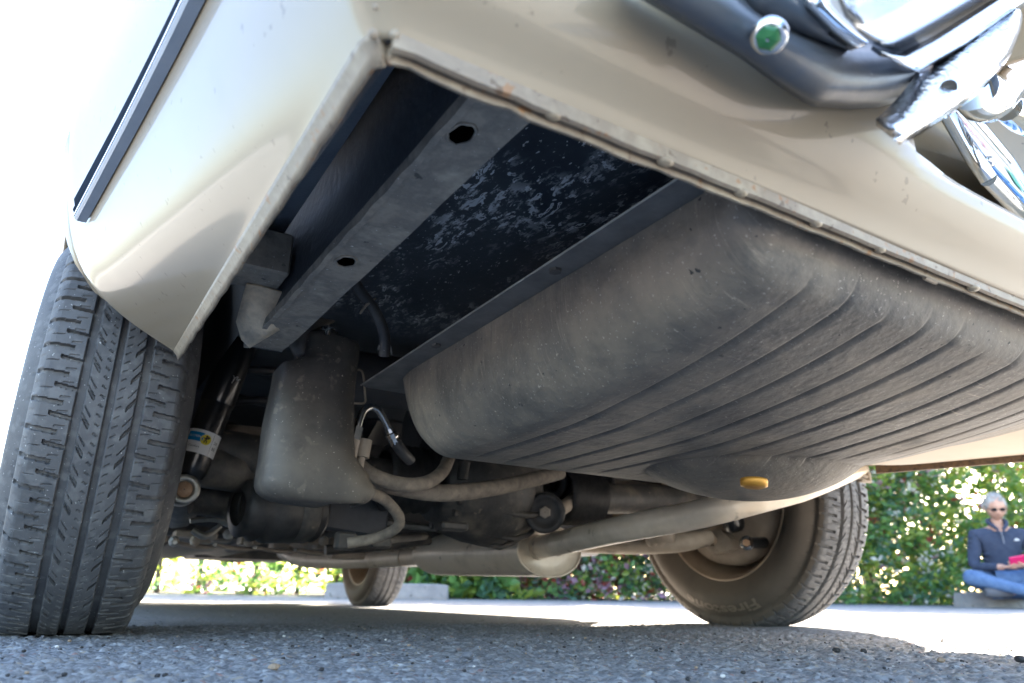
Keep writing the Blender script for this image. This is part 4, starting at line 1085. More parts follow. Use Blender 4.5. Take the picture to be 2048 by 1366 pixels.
mb = MB(); q0 = at(1722, 953, 'Y', -.43); mb.box(q0, (.055, .02, .006), R=Matrix.Rotation(.25, 3, 'Z'), bev=.002); mb.box(q0+Vector((.0, -.004, -.010)), (.030, .014, .005), bev=.0015); mb.tube([q0+Vector((.02, -.004, -.012)), q0+Vector((.02, -.004, .01))], .005, n=6); mb.build('pipe_hanger', M['dustiron'], car)
mb = MB(); mb.tube([P[0]+Vector((0, .0, 0)), P[0].lerp(P[1], .25)], .0275, n=28); mb.lathe([(0, .0250), (.002, .0268), (.004, .0250)], P[0].lerp(P[1], .95), (P[2]-P[1]), n=28); mb.build('pipe_collar', M['exhaust'], tp)

# ---- hoses and fuel line fittings ----------------------------------------
mb = MB(); mb.tube([at(716, 928, 'Y', -.33), at(745, 950, 'Y', -.34), at(800, 968, 'Y', -.34), at(850, 966, 'Y', -.33), at(884, 944, 'Y', -.30), at(898, 915, 'Y', -.25)], .0105, n=14, sub=6); mb.build('fuel_hose', M['hose'], car, label='thin dusty hose rising behind the tank')
mb = MB(); mb.tube([at(730, 955, 'Y', -.30), at(800, 975, 'Y', -.30), at(880, 986, 'Y', -.30), at(960, 980, 'Y', -.28), at(1040, 965, 'Y', -.24), at(1120, 945, 'Y', -.2)], .0135, n=14, sub=6); mb.build('fuel_hose', M['hose'], car, label='thick dusty hose sagging under the tank front')
mb = MB(); mb.tube([at(738, 985, 'Y', -.34), at(770, 1000, 'Y', -.31), at(797, 1032, 'Y', -.28), at(793, 1055, 'Y', -.26), at(755, 1075, 'Y', -.22), at(695, 1086, 'Y', -.2)], .0085, n=12, sub=6); mb.build('brake_hose', M['hose'], car, label='brown hose looping below the plastic cover')
mb = MB(); mb.tube([at(704, 556, 'Y', -.55), at(722, 585, 'Y', -.54), at(745, 615, 'Y', -.53), at(763, 650, 'Y', -.52), at(770, 680, 'Y', -.51), at(768, 712, 'Y', -.50)], .0072, n=12, sub=6); hh = mb.build('vent_hose', M['hose_dark'], car, label='short black hose hanging from the rail')
k = MB(); c = at(768, 700, 'Y', -.50); k.lathe([(-.003, .0085), (.003, .0085)], c, (.1, 0, 1), n=16); k.tube([c+Vector((-.009, -.004, .004)), c+Vector((-.003, -.009, -.004)), c+Vector((.004, -.009, .005)), c+Vector((.009, -.005, -.006))], .0009, n=5, sub=3); k.build('spring_clip', M['zinc_dull'], hh)
k = MB(); c = at(738, 610, 'Y', -.53); k.tube([c+Vector((-.012, -.004, -.016)), c+Vector((-.006, -.008, -.004)), c+Vector((.006, -.006, .008))], [.0015, .0022, .0012], n=6, sub=3); k.build('cable_tie', M['hose'], hh)
P = [at(715, 858, 'Y', -.385), at(719, 842, 'Y', -.385), at(727, 822, 'Y', -.383), at(742, 814, 'Y', -.38), at(756, 820, 'Y', -.378), at(768, 838, 'Y', -.375), at(780, 862, 'Y', -.372)]
mb = MB(); mb.tube(P, .0052, n=14, sub=6); fl_ = mb.build('fuel_line', M['zinc'], car, label='shiny bent metal fuel line')
k = MB(); d = (P[0]-P[1]).normalized(); k.tube([P[0]-d*.002, P[0]+d*.016], .0092, n=6, smooth=False); k.build('hex_nut', M['zinc'], fl_)
k = MB(); d2 = (P[-1]-P[-2]).normalized(); k.tube([P[-1]-d2*.004, P[-1]+d2*.002, P[-1]+d2*.004, P[-1]+d2*.010, P[-1]+d2*.012, P[-1]+d2*.020], [.0065, .0075, .0092, .0092, .0082, .0085], n=10, smooth=False); k.build('crimp_ferrule', M['zinc'], fl_)
k = MB(); k.tube([P[-1]+d2*.018, P[-1]+d2*.03+Vector((.006, 0, -.004)), P[-1]+d2*.035+Vector((.02, .01, -.008))], .0085, n=10, sub=3); k.build('rubber_end', M['hose_dark'], fl_)
k = MB(); k.tube([P[0]+d*.016, P[0]+d*.035, P[0]+d*.055], [.008, .0085, .006], n=10); k.tube([at(728, 880, 'Y', -.37), at(722, 915, 'Y', -.37)], .0115, n=12); k.tube([at(722, 915, 'Y', -.37), at(718, 940, 'Y', -.37)], .006, n=10); k.build('pump_union', M['dustiron'], car)
mb = MB(); mb.tube([at(712, 740, 'Y', -.3), at(725, 745, 'Y', -.3), at(730, 790, 'Y', -.28), at(728, 806, 'Y', -.28), at(700, 806, 'Y', -.28)], .0017, n=6, sub=5); mb.build('thin_wire', M['drum'], car)

# ---- floor pan, subframe and clutter further forward -----------------------
mb = MB(); rows = []
for Y in (.42, .50, .60, .70, .80, .95, 1.2, 1.6, 2.1, 2.25):
    zf = .205 if Y > .62 else .205+(.62-Y)*1.1
    rows.append([(X, Y, zf+(.06 if abs(X) < .14 else 0)+.012*sin(X*22)*(Y > .6)) for X in np.linspace(-.80, .80, 60)])
mb.grid(rows); mb.build('floor_pan', M['black'], car)
for X, Y, ln, wd, z in ((-.48, .66, .06, .55, .205), (-.30, .95, .40, .045, .192), (-.55, 1.25, .9, .05, .190), (.45, 1.2, .9, .05, .19)):
    mb = MB(); mb.box((X, Y, z), (wd if ln < .1 else wd, ln, .035), bev=.008); mb.build('floor_rib', M['iron'], car)
mb = MB()
for k in range(16):
    X = -.62+.05*k; mb.box((X, .64+.06*sin(k*2.1), .186+.006*sin(k*3.3)), (.03+.02*abs(sin(k)), .05, .012+.014*abs(sin(k*1.7))), bev=.003)
mb.build('floor_bracket', M['dustiron'], car)
mb = MB(); mb.tube([at(380, 1042, 'Y', .25), at(430, 1038, 'Y', .25), at(470, 1052, 'Y', .27), at(520, 1048, 'Y', .28)], [.010, .012, .012, .016], n=10, sub=4, flat=.5)
mb.tube([at(385, 1060, 'Y', .26), at(410, 1072, 'Y', .26), at(440, 1052, 'Y', .27)], [.006, .008, .006], n=8, sub=3); mb.build('cable_bracket', M['zinc_dull'], car)
mb = MB()
c = at(560, 1020, 'Y', .02)
mb.lathe([(-.08, .03), (-.075, .05), (-.06, .046), (-.05, .056), (-.04, .048), (-.03, .058), (.03, .058), (.035, .050), (.045, .058), (.055, .050), (.065, .056), (.075, .048), (.08, .03)], c, (1, .25, .05), n=32); mb.build('swing_boot', M['hose_dark'], car)
mb = MB(); mb.lathe([(-.004, .052), (0, .056), (.03, .056), (.034, .052)], c+Vector((.02, 0, 0)), (1, .25, .05), n=32); mb.build('boot_clamp', M['iron'], car)
mb = MB(); mb.tube([at(515, 940, 'Y', 0), at(508, 985, 'Y', 0), at(525, 1000, 'Y', 0), at(540, 960, 'Y', 0)], .010, n=10, sub=4); mb.tube([at(530, 935, 'Y', .03), at(520, 985, 'Y', .03), at(545, 1005, 'Y', .03)], .008, n=10, sub=4); mb.build('anti_roll_link', M['iron'], car)
mb = MB(); mb.tube([at(385, 995, 'Y', .1), at(430, 1000, 'Y', .1), at(490, 1005, 'Y', .08)], [.03, .03, .035], n=14, sub=3); mb.build('torsion_tube', M['iron'], car)
mb = MB()      # plate behind the shock
rows = []
for v, a, b_ in ((850, 455, 560), (900, 440, 550), (935, 430, 545), (948, 440, 530)): rows.append([at(a+(b_-a)*t, v+12*t*(v < 870), 'Y', .04)+Vector((0, -.01*sin(pi*t), 0)) for t in np.linspace(0, 1, 6)])
mb.grid(rows); o = mb.build('spring_plate', M['drum'], car); o.modifiers.new('t', 'SOLIDIFY').thickness = .005
mb = MB(); mb.tube([at(690, 1086, 'Y', -.1), at(770, 1080, 'Y', 0), at(850, 1072, 'Y', .1)], .008, n=8, sub=3); mb.tube([at(650, 1100, 'Y', .3), at(760, 1092, 'Y', .3), at(860, 1080, 'Y', .3)], .011, n=8, sub=3)
mb.box(at(690, 1082, 'Y', -.11), (.035, .02, .03), bev=.004); mb.box(at(760, 1084, 'Y', -.05), (.04, .02, .022), bev=.004); mb.build('pipe_clip', M['iron'], car)
mb = MB(); q0 = at(700, 1020, 'Y', .06); mb.box(q0, (.16, .02, .09), R=Matrix.Rotation(.1, 3, 'Y'), bev=.006); mb.build('bulkhead_plate', M['rail_side'], car)
rr = random.Random(5)
for k in range(9):      # bolts and clips along the floor edge
    u = 345+k*37+rr.uniform(-8, 8); v = 1078+8*sin(k*1.9)+rr.uniform(-5, 8); c = at(u, v, 'Y', .46+.1*rr.random())
    mb = MB(); mb.lathe([(0, .001), (0, .012), (.004, .013), (.010, .010), (.012, .001)], c, (rr.uniform(-.4, .4), -1, rr.uniform(-.6, 0)), n=8, smooth=False); mb.build('floor_bolt', M['dustiron' if k % 3 else 'zinc_dull'], car)
for k in range(4):      # pressed strips of the floor pan
    u0 = 350+k*80; a = at(u0, 1085+5*k, 'Y', .52); b_ = at(u0+95, 1092+4*k, 'Y', .60)
    mb = MB(); mb.tube([a, a.lerp(b_, .5)+Vector((0, 0, -.006)), b_], [.008, .012, .008], n=8, sub=3, flat=.5); mb.build('floor_edge_strip', M['dustiron'], car)
mb = MB(); mb.tube([at(760, 1040, 'Y', .12), at(820, 1052, 'Y', .14), at(900, 1058, 'Y', .12), at(985, 1062, 'Y', .10)], .007, n=8, sub=4); mb.build('brake_pipe', M['zinc_dull'], car)
mb = MB(); mb.box(at(905, 1053, 'Y', -.10), (.055, .03, .016), bev=.004); mb.build('casing_foot', M['iron'], car)
mb = MB(); mb.tube([at(930, 925, 'Y', -.06), at(925, 960, 'Y', -.06)], .012, n=10); mb.build('breather', M['iron'], car)
for k in range(4):
    c = at(955+26*k, 940+2*k, 'Y', -.02); mb = MB(); mb.tube([c, c+Vector((.002, 0, -.045))], .006, n=8); mb.build('casing_fin', M['iron'], car)
c = at(660, 1108, 'Y', .55); mb = MB(); mb.tube([c, c+Vector((.05, .02, 0)), c+Vector((.1, .03, .002))], .012, n=10, sub=2); mb.build('pipe_stub', M['dustiron'], car)
# bulkhead closing the view forward under the seats
mb = MB(); rows = []
for X in np.linspace(-.8, .8, 20): rows.append([(X, .50+.02*sin(X*9), .205+.006*sin(X*31)), (X, .48, .30), (X, .47, .42), (X, .45, .56)])
mb.grid(rows); mb.build('bulkhead', M['black'], car)
mb = MB(); mb.tube([(-.16, .10, .40), (.14, .10, .41)], .06, n=20); mb.tube([(-.5, -.22, .39), (-.1, -.25, .40), (.4, -.22, .40)], .045, n=16, sub=3); mb.build('cross_tube', M['black'], car)
# front suspension lump
mb = MB(); mb.tube([(-.6, TY, .28), (0, TY, .24), (.6, TY, .28)], .04, n=10); mb.box((0, TY-.1, .27), (.5, .4, .12), bev=.03); mb.build('front_axle', M['iron'], car)

# ---- bumper, overrider, plate ---------------------------------------------
# dark inner side of the left quarter bumper (curved band) with green bolt
def polyrow(P, n):
    """n points evenly along a poly-line of photo positions"""
    P = [Vector(p) for p in P]; L = [0]
    for a, b in zip(P, P[1:]): L.append(L[-1]+(b-a).length)
    o = []
    for k in range(n):
        t = L[-1]*k/(n-1); i = min(max([q for q in range(len(L)) if L[q] <= t+1e-9]), len(P)-2); f = (t-L[i])/(L[i+1]-L[i])
        o.append(P[i].lerp(P[i+1], f))
    return o
def ruled(lines, n=30):
    """surface through several (poly-line, Y depth) pairs; rows run across the piece"""
    R_ = [[at(p.x, p.y, 'Y', y) for p in polyrow(P, n)] for P, y in lines]
    return [[r[k] for r in R_] for k in range(n)]
low_e = [(1250, -40), (1317, 0), (1396, 47), (1484, 100), (1558, 155), (1625, 199), (1690, 205), (1748, 205), (1807, 190), (1840, 178)]
mid_e = [(1330, -50), (1390, -10), (1450, 28), (1530, 85), (1590, 120), (1650, 150), (1720, 155), (1780, 150), (1825, 140), (1850, 130)]
top_e = [(1430, -60), (1473, 0), (1502, 32), (1543, 59), (1572, 67), (1631, 82), (1719, 92), (1742, 92), (1800, 96), (1850, 100)]
mb = MB(); mb.grid(ruled([(low_e, -1.118), ([tuple(Vector(a).lerp(Vector(b), .3)) for a, b in zip(low_e, mid_e)], -1.134), (mid_e, -1.141), ([tuple(Vector(a).lerp(Vector(b), .6)) for a, b in zip(mid_e, top_e)], -1.140), (top_e, -1.132)], 44))
bi = mb.build('bumper_inner', M['bumper_in'], car, label='dark curved inner face of the bumper'); bi.modifiers.new('t', 'SOLIDIFY').thickness = .004
t2 = [(1599, -20), (1612, 10), (1640, 38), (1660, 59), (1685, 78), (1704, 91)]
t1 = [(1500, -60), (1530, -10), (1580, 25), (1620, 55), (1660, 75), (1700, 90)]
t0 = [(1473, -10), (1502, 32), (1543, 59), (1572, 67), (1631, 82), (1700, 91)]
mb = MB(); mb.grid(ruled([(t0, -1.133), (t1, -1.146), (t2, -1.150)])); o = mb.build('bumper_fold', M['bumper_in'], car); o.modifiers.new('t', 'SOLIDIFY').thickness = .003
mb = MB(); mb.grid(ruled([([(1599, -20), (1612, 10), (1640, 38), (1660, 59), (1685, 78), (1704, 92)], -1.151), ([(1618, -20), (1630, 10), (1655, 36), (1678, 58), (1708, 80), (1728, 92)], -1.156), ([(1640, -20), (1652, 14), (1672, 38), (1694, 58), (1720, 78), (1742, 92)], -1.150)])); o = mb.build('bumper_edge', M['chrome'], car); o.modifiers.new('t', 'SOLIDIFY').thickness = .003
c = at(1538, 72, 'Y', -1.150); axn = (CC-c).normalized(); axn = (axn+Vector((-.25, 0, -.5))).normalized()
mb = MB(); mb.lathe([(-.005, .001), (-.005, .0088), (-.001, .0095), (.001, .0088), (.002, .006)], c, axn, n=28); gb = mb.build('bumper_bolt', M['chrome'], car)
mb = MB(); mb.lathe([(.001, .0062), (.006, .0064), (.0075, .005), (.0085, .001)], c, axn, n=6, smooth=False); mb.build('bolt_head', M['green'], gb)

# chrome overrider, asphalt reflection painted on its underside
pl_l = [(2026, 22), (1930, 83), (1860, 124), (1834, 143), (1818, 175), (1796, 205), (1770, 235), (1752, 252)]
pl_r = [(2034, 30), (2028, 60), (2012, 100), (1985, 137), (1947, 178), (1900, 213), (1850, 245), (1790, 281)]
pl_m = [tuple(Vector(a).lerp(Vector(b), .5)) for a, b in zip(pl_l, pl_r)]
pl_q = [tuple(Vector(a).lerp(Vector(b), .88)) for a, b in zip(pl_l, pl_r)]
mb = MB(); mb.grid(ruled([(pl_l, -1.140), (pl_m, -1.150), (pl_q, -1.157), (pl_r, -1.150)], 40)); ov = mb.build('overrider', M['chrome_mirror_spots'], car, label='chrome bumper horn with painted asphalt reflection and a round hole'); ov.modifiers.new('t', 'SOLIDIFY').thickness = .004
mb = MB(); pl_r2 = [(u+7, v+6) for u, v in pl_r]; mb.grid(ruled([(pl_q, -1.158), (pl_r, -1.152), (pl_r2, -1.140)], 40)); o = mb.build('rolled_edge', M['chrome'], ov); o.modifiers.new('t', 'SOLIDIFY').thickness = .002
c = at(1897, 176, 'Y', -1.1555); mb = MB(); mb.lathe([(0, .0005), (.0, .0045), (.0005, .005)], c, (CC-c), n=20); mb.build('hole', M['iron'], ov)
A0 = [(1681, -30), (1684, -60), (1700, -110), (1800, -170), (1900, -220)]
A1 = [(1686, 0), (1694, -20), (1730, -50), (1800, -90), (1880, -140)]
B0 = [(1697, 40), (1712, 46), (1728, 50), (1790, 20), (1900, -45)]
B1 = [(1718, 66), (1742, 76), (1768, 78), (1830, 45), (1940, -25)]
C0 = [(1745, 92), (1772, 102), (1800, 106), (1870, 70), (1985, -2), (2060, -50)]
C1 = [(1765, 106), (1800, 120), (1822, 122), (1880, 92), (1995, 15), (2075, -40)]
D0 = [(1790, 126), (1815, 138), (1833, 144), (1862, 125), (1932, 84), (2018, 24), (2080, -20)]
D1 = [(1795, 128), (1818, 140), (1836, 148), (1866, 130), (1936, 90), (2022, 32), (2084, -10)]
mb = MB(); mb.grid(ruled([(A0, -1.215), (A1, -1.200), (B0, -1.184)], 30)); o = mb.build('bumper', M['reflect_chrome'], car, label='chrome end of the left quarter bumper'); o.modifiers.new('t', 'SOLIDIFY').thickness = .002
mb = MB(); mb.grid(ruled([(B0, -1.184), (B1, -1.176), (C0, -1.158)], 30)); o = mb.build('bumper_lower_face', M['reflect_chrome'], car); o.modifiers.new('t', 'SOLIDIFY').thickness = .002
mb = MB(); mb.grid(ruled([(C0, -1.159), (C1, -1.166), (D0, -1.158), (D1, -1.146)], 36)); o = mb.build('bumper_roll', M['reflect_chrome'], car); o.modifiers.new('t', 'SOLIDIFY').thickness = .002
# rest of the split bumper, left outer part and right quarter (outside the frame / behind)
for s, X0, X1 in ((1, .36, .93),):
    mb = MB(); rows = []
    for X in np.linspace(X0, X1, 20):
        e = max(0, abs(X)-.78)/.15; y = -1.21+.16*e*e
        rows.append([(X, y+.05, .42), (X, y, .40), (X, y-.03, .43), (X, y-.035, .47), (X, y-.02, .51), (X, y+.02, .53), (X, y+.05, .52)])
    mb.grid(rows); o = mb.build('quarter_bumper', M['chrome'], car); o.modifiers.new('t', 'SOLIDIFY').thickness = .003

# licence plate in its frame
A = at(1955, 345, 'Y', -1.06); B = at(2046, 440, 'Y', -1.06)
ux = Vector((.126, .020, -.003)).normalized(); uy = Vector((.012, .020, .078)).normalized(); uy = (uy-ux*uy.dot(ux)).normalized(); un = ux.cross(uy)   # un points back to the viewer
if un.y > 0: un = -un
def pp(x, y, l=0.): return A+ux*x+uy*y+un*l
mb = MB(); mb.grid([[pp(x, y, .0) for x in np.linspace(0, .315, 30)] for y in (0.004, .05, .10, .178)], 0); pl_ = mb.build('licence_plate', M['white'], car, label='white plate lettered in red between the bumper halves')
fr_ = [(.006, -.008), (.305, -.008), (.320, .004), (.320, .176), (.312, .184), (.006, .184), (-.006, .176), (-.006, .006), (.006, -.008)]
mb = MB(); mb.tube([pp(x, y, .004) for x, y in fr_], .0075, n=10); mb.build('plate_frame', M['chrome'], pl_)
for ch_i, tx in enumerate('WASHINGTON'):
    vs, fs = text_mesh(tx, .030, 0, True); mb = MB(); mb.add([pp(.040+.0160*ch_i+v.x*.62, .137+v.y, .0012) for v in vs], fs, 0, False); mb.build('letter', M['red'], pl_)
mb = MB()
mtn = [(.02, .035), (.05, .06), (.075, .085), (.095, .10), (.11, .118), (.125, .105), (.15, .08), (.19, .055), (.26, .035)]
mb.add([pp(x, y, .0006) for x, y in mtn]+[pp(.26, .025, .0006), pp(.02, .025, .0006)], [tuple(range(len(mtn)+2))], 0, False); mb.build('mountain_print', mat('pale_blue', [(.35, .5, .72)], rough=.4), pl_)
for x, tx in ((.06, 'A'), (.10, '7'), (.14, '3'), (.20, 'K'), (.24, '2')) if False else (): pass
for x in (.075, .12, .165, .225):
    mb = MB(); mb.box(pp(x, .07, .002), (.012, .002, .05), R=Matrix.Rotation(-.38, 3, 'X')); mb.build('dark_digit', mat('plate_navy', [(.05, .09, .22)], rough=.4) if x < .08 else M['mount'], pl_)
mb = MB(); mb.grid([[pp(x, y, .0014) for x in (.262, .298)] for y in (.118, .150)]); mb.build('month_tab', M['teal'], pl_)
k = MB(); c = pp(.010, .010, .010); k.ball(c, .007, n=10, sc=(1, 1, .8)); k.ball(pp(.17, .178, .010), .007, n=10); k.build('frame_screw', M['chrome'], pl_)
# chrome plate lamps on the horn
mb = MB(); mb.tube([at(1950, 180, 'Y', -1.13), at(1975, 200, 'Y', -1.125), at(2010, 175, 'Y', -1.12)], [.016, .018, .016], n=14, sub=3); mb.tube([at(1990, 160, 'Y', -1.11), at(2030, 145, 'Y', -1.10), at(2080, 125, 'Y', -1.09)], [.014, .014, .014], n=14, sub=3)
mb.tube([at(1985, 212, 'Y', -1.12), at(2030, 185, 'Y', -1.11), at(2075, 160, 'Y', -1.10)], .006, n=10, sub=3)
mb.tube([at(2015, 215, 'Y', -1.10), at(2050, 235, 'Y', -1.09), at(2080, 250, 'Y', -1.08)], [.012, .016, .016], n=12, sub=3); mb.build('plate_lamp', M['chrome'], car)

# ================================================================== PERSON
skinm = mat('skin', [(.50, .27, .185), (.58, .33, .235)], rough=.5, scale=20)
jack = mat('navy_fleece', [(.030, .042, .075), (.045, .058, .095)], rough=.9, scale=30, bump=.001)
jean = mat('blue_denim', [(.07, .13, .25), (.12, .20, .34)], rough=.85, scale=25, bump=.0006, bscale=400)
hairm = mat('grey_hair', [(.20, .185, .165), (.46, .44, .41)], rough=.5, scale=60, stretch=(1, 1, .2), bump=.002, bscale=90)
def skin_obj(name, joints, edges, m, parent, lv=2):
    me = bpy.data.meshes.new(name); me.from_pydata([j[0] for j in joints], edges, [])
    o = link(name, me, parent, m)
    sk = o.modifiers.new('k', 'SKIN'); sk.use_smooth_shade = True
    for i, j in enumerate(joints):
        r = j[1] if isinstance(j[1], tuple) else (j[1], j[1]); me.skin_vertices[0].data[i].radius = r; me.skin_vertices[0].data[i].use_root = (i == 0)
    s_ = o.modifiers.new('s', 'SUBSURF'); s_.levels = lv; s_.render_levels = lv
    dg = bpy.context.evaluated_depsgraph_get(); dg.update()
    m2 = bpy.data.meshes.new_from_object(o.evaluated_get(dg)); o.modifiers.clear(); o.data = m2
    if not len(m2.materials): m2.materials.append(m)
    m2.polygons.foreach_set('use_smooth', [True]*len(m2.polygons)); return o
pl0 = W(6.2, 4.10)
per = empty('person', (pl0.x, pl0.y, float(gz(pl0.x, pl0.y))+.10), (0, 0, -.5433-.38), label='grey-haired woman in navy half-zip top and jeans sitting cross-legged, looking at a pink phone', cat='person')
# local: faces -Y, sits at z=0
TJ = {'pel': (0, .02, .10), 'wst': (0, .03, .24), 'chs': (0, .00, .40), 'upc': (0, -.01, .49), 'nck': (0, -.02, .56), 'hdb': (0, -.045, .63),
      'shl': (-.17, -.01, .475), 'ell': (-.235, -.06, .22), 'wrl': (-.06, -.30, .21), 'shr': (.17, -.01, .475), 'elr': (.235, -.06, .22), 'wrr': (.07, -.31, .22),
      'hpl': (-.10, .0, .09), 'knl': (-.34, -.30, .14), 'anl': (.06, -.40, .02), 'ftl': (.17, -.42, .03), 'hpr': (.10, .0, .09), 'knr': (.36, -.28, .12), 'anr': (-.06, -.30, .03), 'ftr': (-.20, -.33, .02)}
ks = list(TJ); ix = {k: i for i, k in enumerate(ks)}
rad = {'pel': (.13, .10), 'wst': (.12, .085), 'chs': (.14, .095), 'upc': (.10, .07), 'nck': .045, 'hdb': .045, 'shl': .055, 'ell': .038, 'wrl': .024, 'shr': .055, 'elr': .038, 'wrr': .024, 'hpl': .085, 'knl': .055, 'anl': .036, 'ftl': .034, 'hpr': .085, 'knr': .055, 'anr': .036, 'ftr': .034}
E_ = [('pel', 'wst'), ('wst', 'chs'), ('chs', 'upc'), ('upc', 'nck'), ('nck', 'hdb'), ('upc', 'shl'), ('shl', 'ell'), ('ell', 'wrl'), ('upc', 'shr'), ('shr', 'elr'), ('elr', 'wrr'), ('pel', 'hpl'), ('hpl', 'knl'), ('knl', 'anl'), ('anl', 'ftl'), ('pel', 'hpr'), ('hpr', 'knr'), ('knr', 'anr'), ('anr', 'ftr')]
skin_obj('body', [(TJ[k], rad[k]) for k in ks], [(ix[a], ix[b]) for a, b in E_], skinm, per)
def sub_skin(name, keys, scale, m, shift=None):
    kk = {k: i for i, k in enumerate(keys)}
    js = [(TJ[k] if not shift or k not in shift else shift[k], tuple(x*scale for x in (rad[k] if isinstance(rad[k], tuple) else (rad[k], rad[k])))) for k in keys]
    return skin_obj(name, js, [(kk[a], kk[b]) for a, b in E_ if a in kk and b in kk], m, per)
jk = sub_skin('half_zip_top', ['pel', 'wst', 'chs', 'upc', 'nck', 'shl', 'ell', 'wrl', 'shr', 'elr', 'wrr'], 1.22, jack,
         {'pel': (0, .02, .14), 'nck': (0, -.01, .545), 'wrl': (-.085, -.27, .213), 'wrr': (.095, -.28, .22)})
sub_skin('jeans', ['pel', 'hpl', 'knl', 'anl', 'hpr', 'knr', 'anr'], 1.16, jean)
mb = MB()
for k in ('ftl', 'ftr'):
    a = Vector(TJ['an'+k[-1]]); b_ = Vector(TJ[k]); mb.tube([a, a.lerp(b_, .5), b_, b_+(b_-a)*.25], [.045, .048, .045, .028], n=12, sub=3)
mb.build('shoe', mat('grey_shoe', [(.12, .12, .13)], rough=.7), per)
# head: shaped ball with brow, nose, mouth, chin, ears
hc = Vector((0, -.085, .70))
hm = MB(); rows = []
tilt = Matrix.Rotation(radians(28), 3, 'X')
for i in range(21):
    th = pi*i/20; row = []
    for k in range(28):
        a = 2*pi*k/28; x = .076*sin(th)*cos(a); y = .095*sin(th)*sin(a); z = .115*cos(th)
        f = max(0, -y/.095)
        if z < -.02: x *= 1-.28*min(1, (-z-.02)/.09); y = y*(1-.12*min(1, (-z-.02)/.09))
        if f > .5:
            y -= .022*math.exp(-((x/.014)**2+((z+.012)/.022)**2))      # nose
            y -= .007*math.exp(-((x/.03)**2+((z+.052)/.008)**2))       # lips
            y += .010*math.exp(-(((abs(x)-.032)/.017)**2+((z-.012)/.014)**2))   # eye sockets
            y -= .006*math.exp(-((x/.05)**2+((z-.035)/.01)**2))
            y -= .006*math.exp(-((x/.02)**2+((z+.095)/.014)**2))
        row.append(hc+tilt @ Vector((x, y, z)))
    rows.append(row)
hm.grid(rows, 0, True, closed=True)
for s in (-1, 1): hm.ball(hc+tilt @ Vector((s*.078, .008, -.005)), .024, n=10, sc=(.35, .7, 1.2))
hm.build('head', skinm, per)
mb = MB(); rows = []
for i in range(15):
    th = pi*.62*i/14; row = []
    for k in range(30):
        a = 2*pi*k/30; f = max(0, -sin(a))
        lim = 1-.60*f**1.5
        t2 = th*lim; q = 1+.05*sin(a*9+i)+.03*sin(a*17)
        row.append(hc+tilt @ Vector((.081*q*sin(t2)*cos(a), .101*q*sin(t2)*sin(a)+.006, .121*cos(t2)*q)))
    rows.append(row)
mb.grid(rows, 0, True, closed=True)
for k in range(22):
    a = random.uniform(.35, pi-.35); z0 = random.uniform(-.05, .03)
    p = hc+tilt @ Vector((.084*cos(a), .10*sin(a), z0)); mb.tube([p+Vector((0, 0, .03)), p, p+Vector((.012*cos(a), .012*sin(a), -.035))], [.014, .013, .004], n=6, sub=2)
mb.build('hair', hairm, per)
mb = MB()
for s in (-1, 1):
    rows = []
    for i in range(5):
        rows.append([hc+tilt @ Vector((s*.030+.022*cos(a)*i/4, -.100+.004*(i/4), .014+.016*sin(a)*i/4)) for a in np.linspace(0, 2*pi, 14, endpoint=False)])
    mb.grid(rows, 0, True, closed=True)
    mb.tube([hc+tilt @ Vector((s*.05, -.098, .018)), hc+tilt @ Vector((s*.078, -.05, .016)), hc+tilt @ Vector((s*.082, .01, .01))], .0025, n=5)
mb.tube([hc+tilt @ Vector((-.012, -.104, .018)), hc+tilt @ Vector((.012, -.104, .018))], .0025, n=5)
mb.build('sunglasses', mat('dark_lens', [(.01, .01, .012)], rough=.08), per)
# hands, five fingers each, holding the phone
def hand(w_, dirv, side):
    w_ = Vector(w_); d = Vector(dirv).normalized(); sdd = d.cross(Vector((0, 0, 1))).normalized(); up = sdd.cross(d)
    palm = w_+d*.045; mb = MB(); mb.tube([w_-d*.01, w_+d*.02, w_+d*.05, w_+d*.075], [.024, .032, .038, .034], n=12, sub=3, flat=.45)
    for k, ln in enumerate((.055, .064, .06, .048)):
        b0 = w_+d*.068+sdd*(-.024+.016*k); m_ = b0+d*ln*.5+up*.012; e_ = b0+d*ln*.75+up*.03
        mb.tube([b0-d*.01, m_, e_], [.009, .0085, .0065], n=8, sub=3)
    b0 = w_+d*.02+sdd*side*.03; mb.tube([b0, b0+sdd*side*.018+d*.025+up*.01, b0+sdd*side*.008+d*.05+up*.025], [.011, .010, .007], n=8, sub=3)
    return mb
hand(TJ['wrl'], (1, -.25, -.02), 1).build('hand', skinm, per); hand(TJ['wrr'], (-.95, -.30, .0), -1).build('hand', skinm, per)
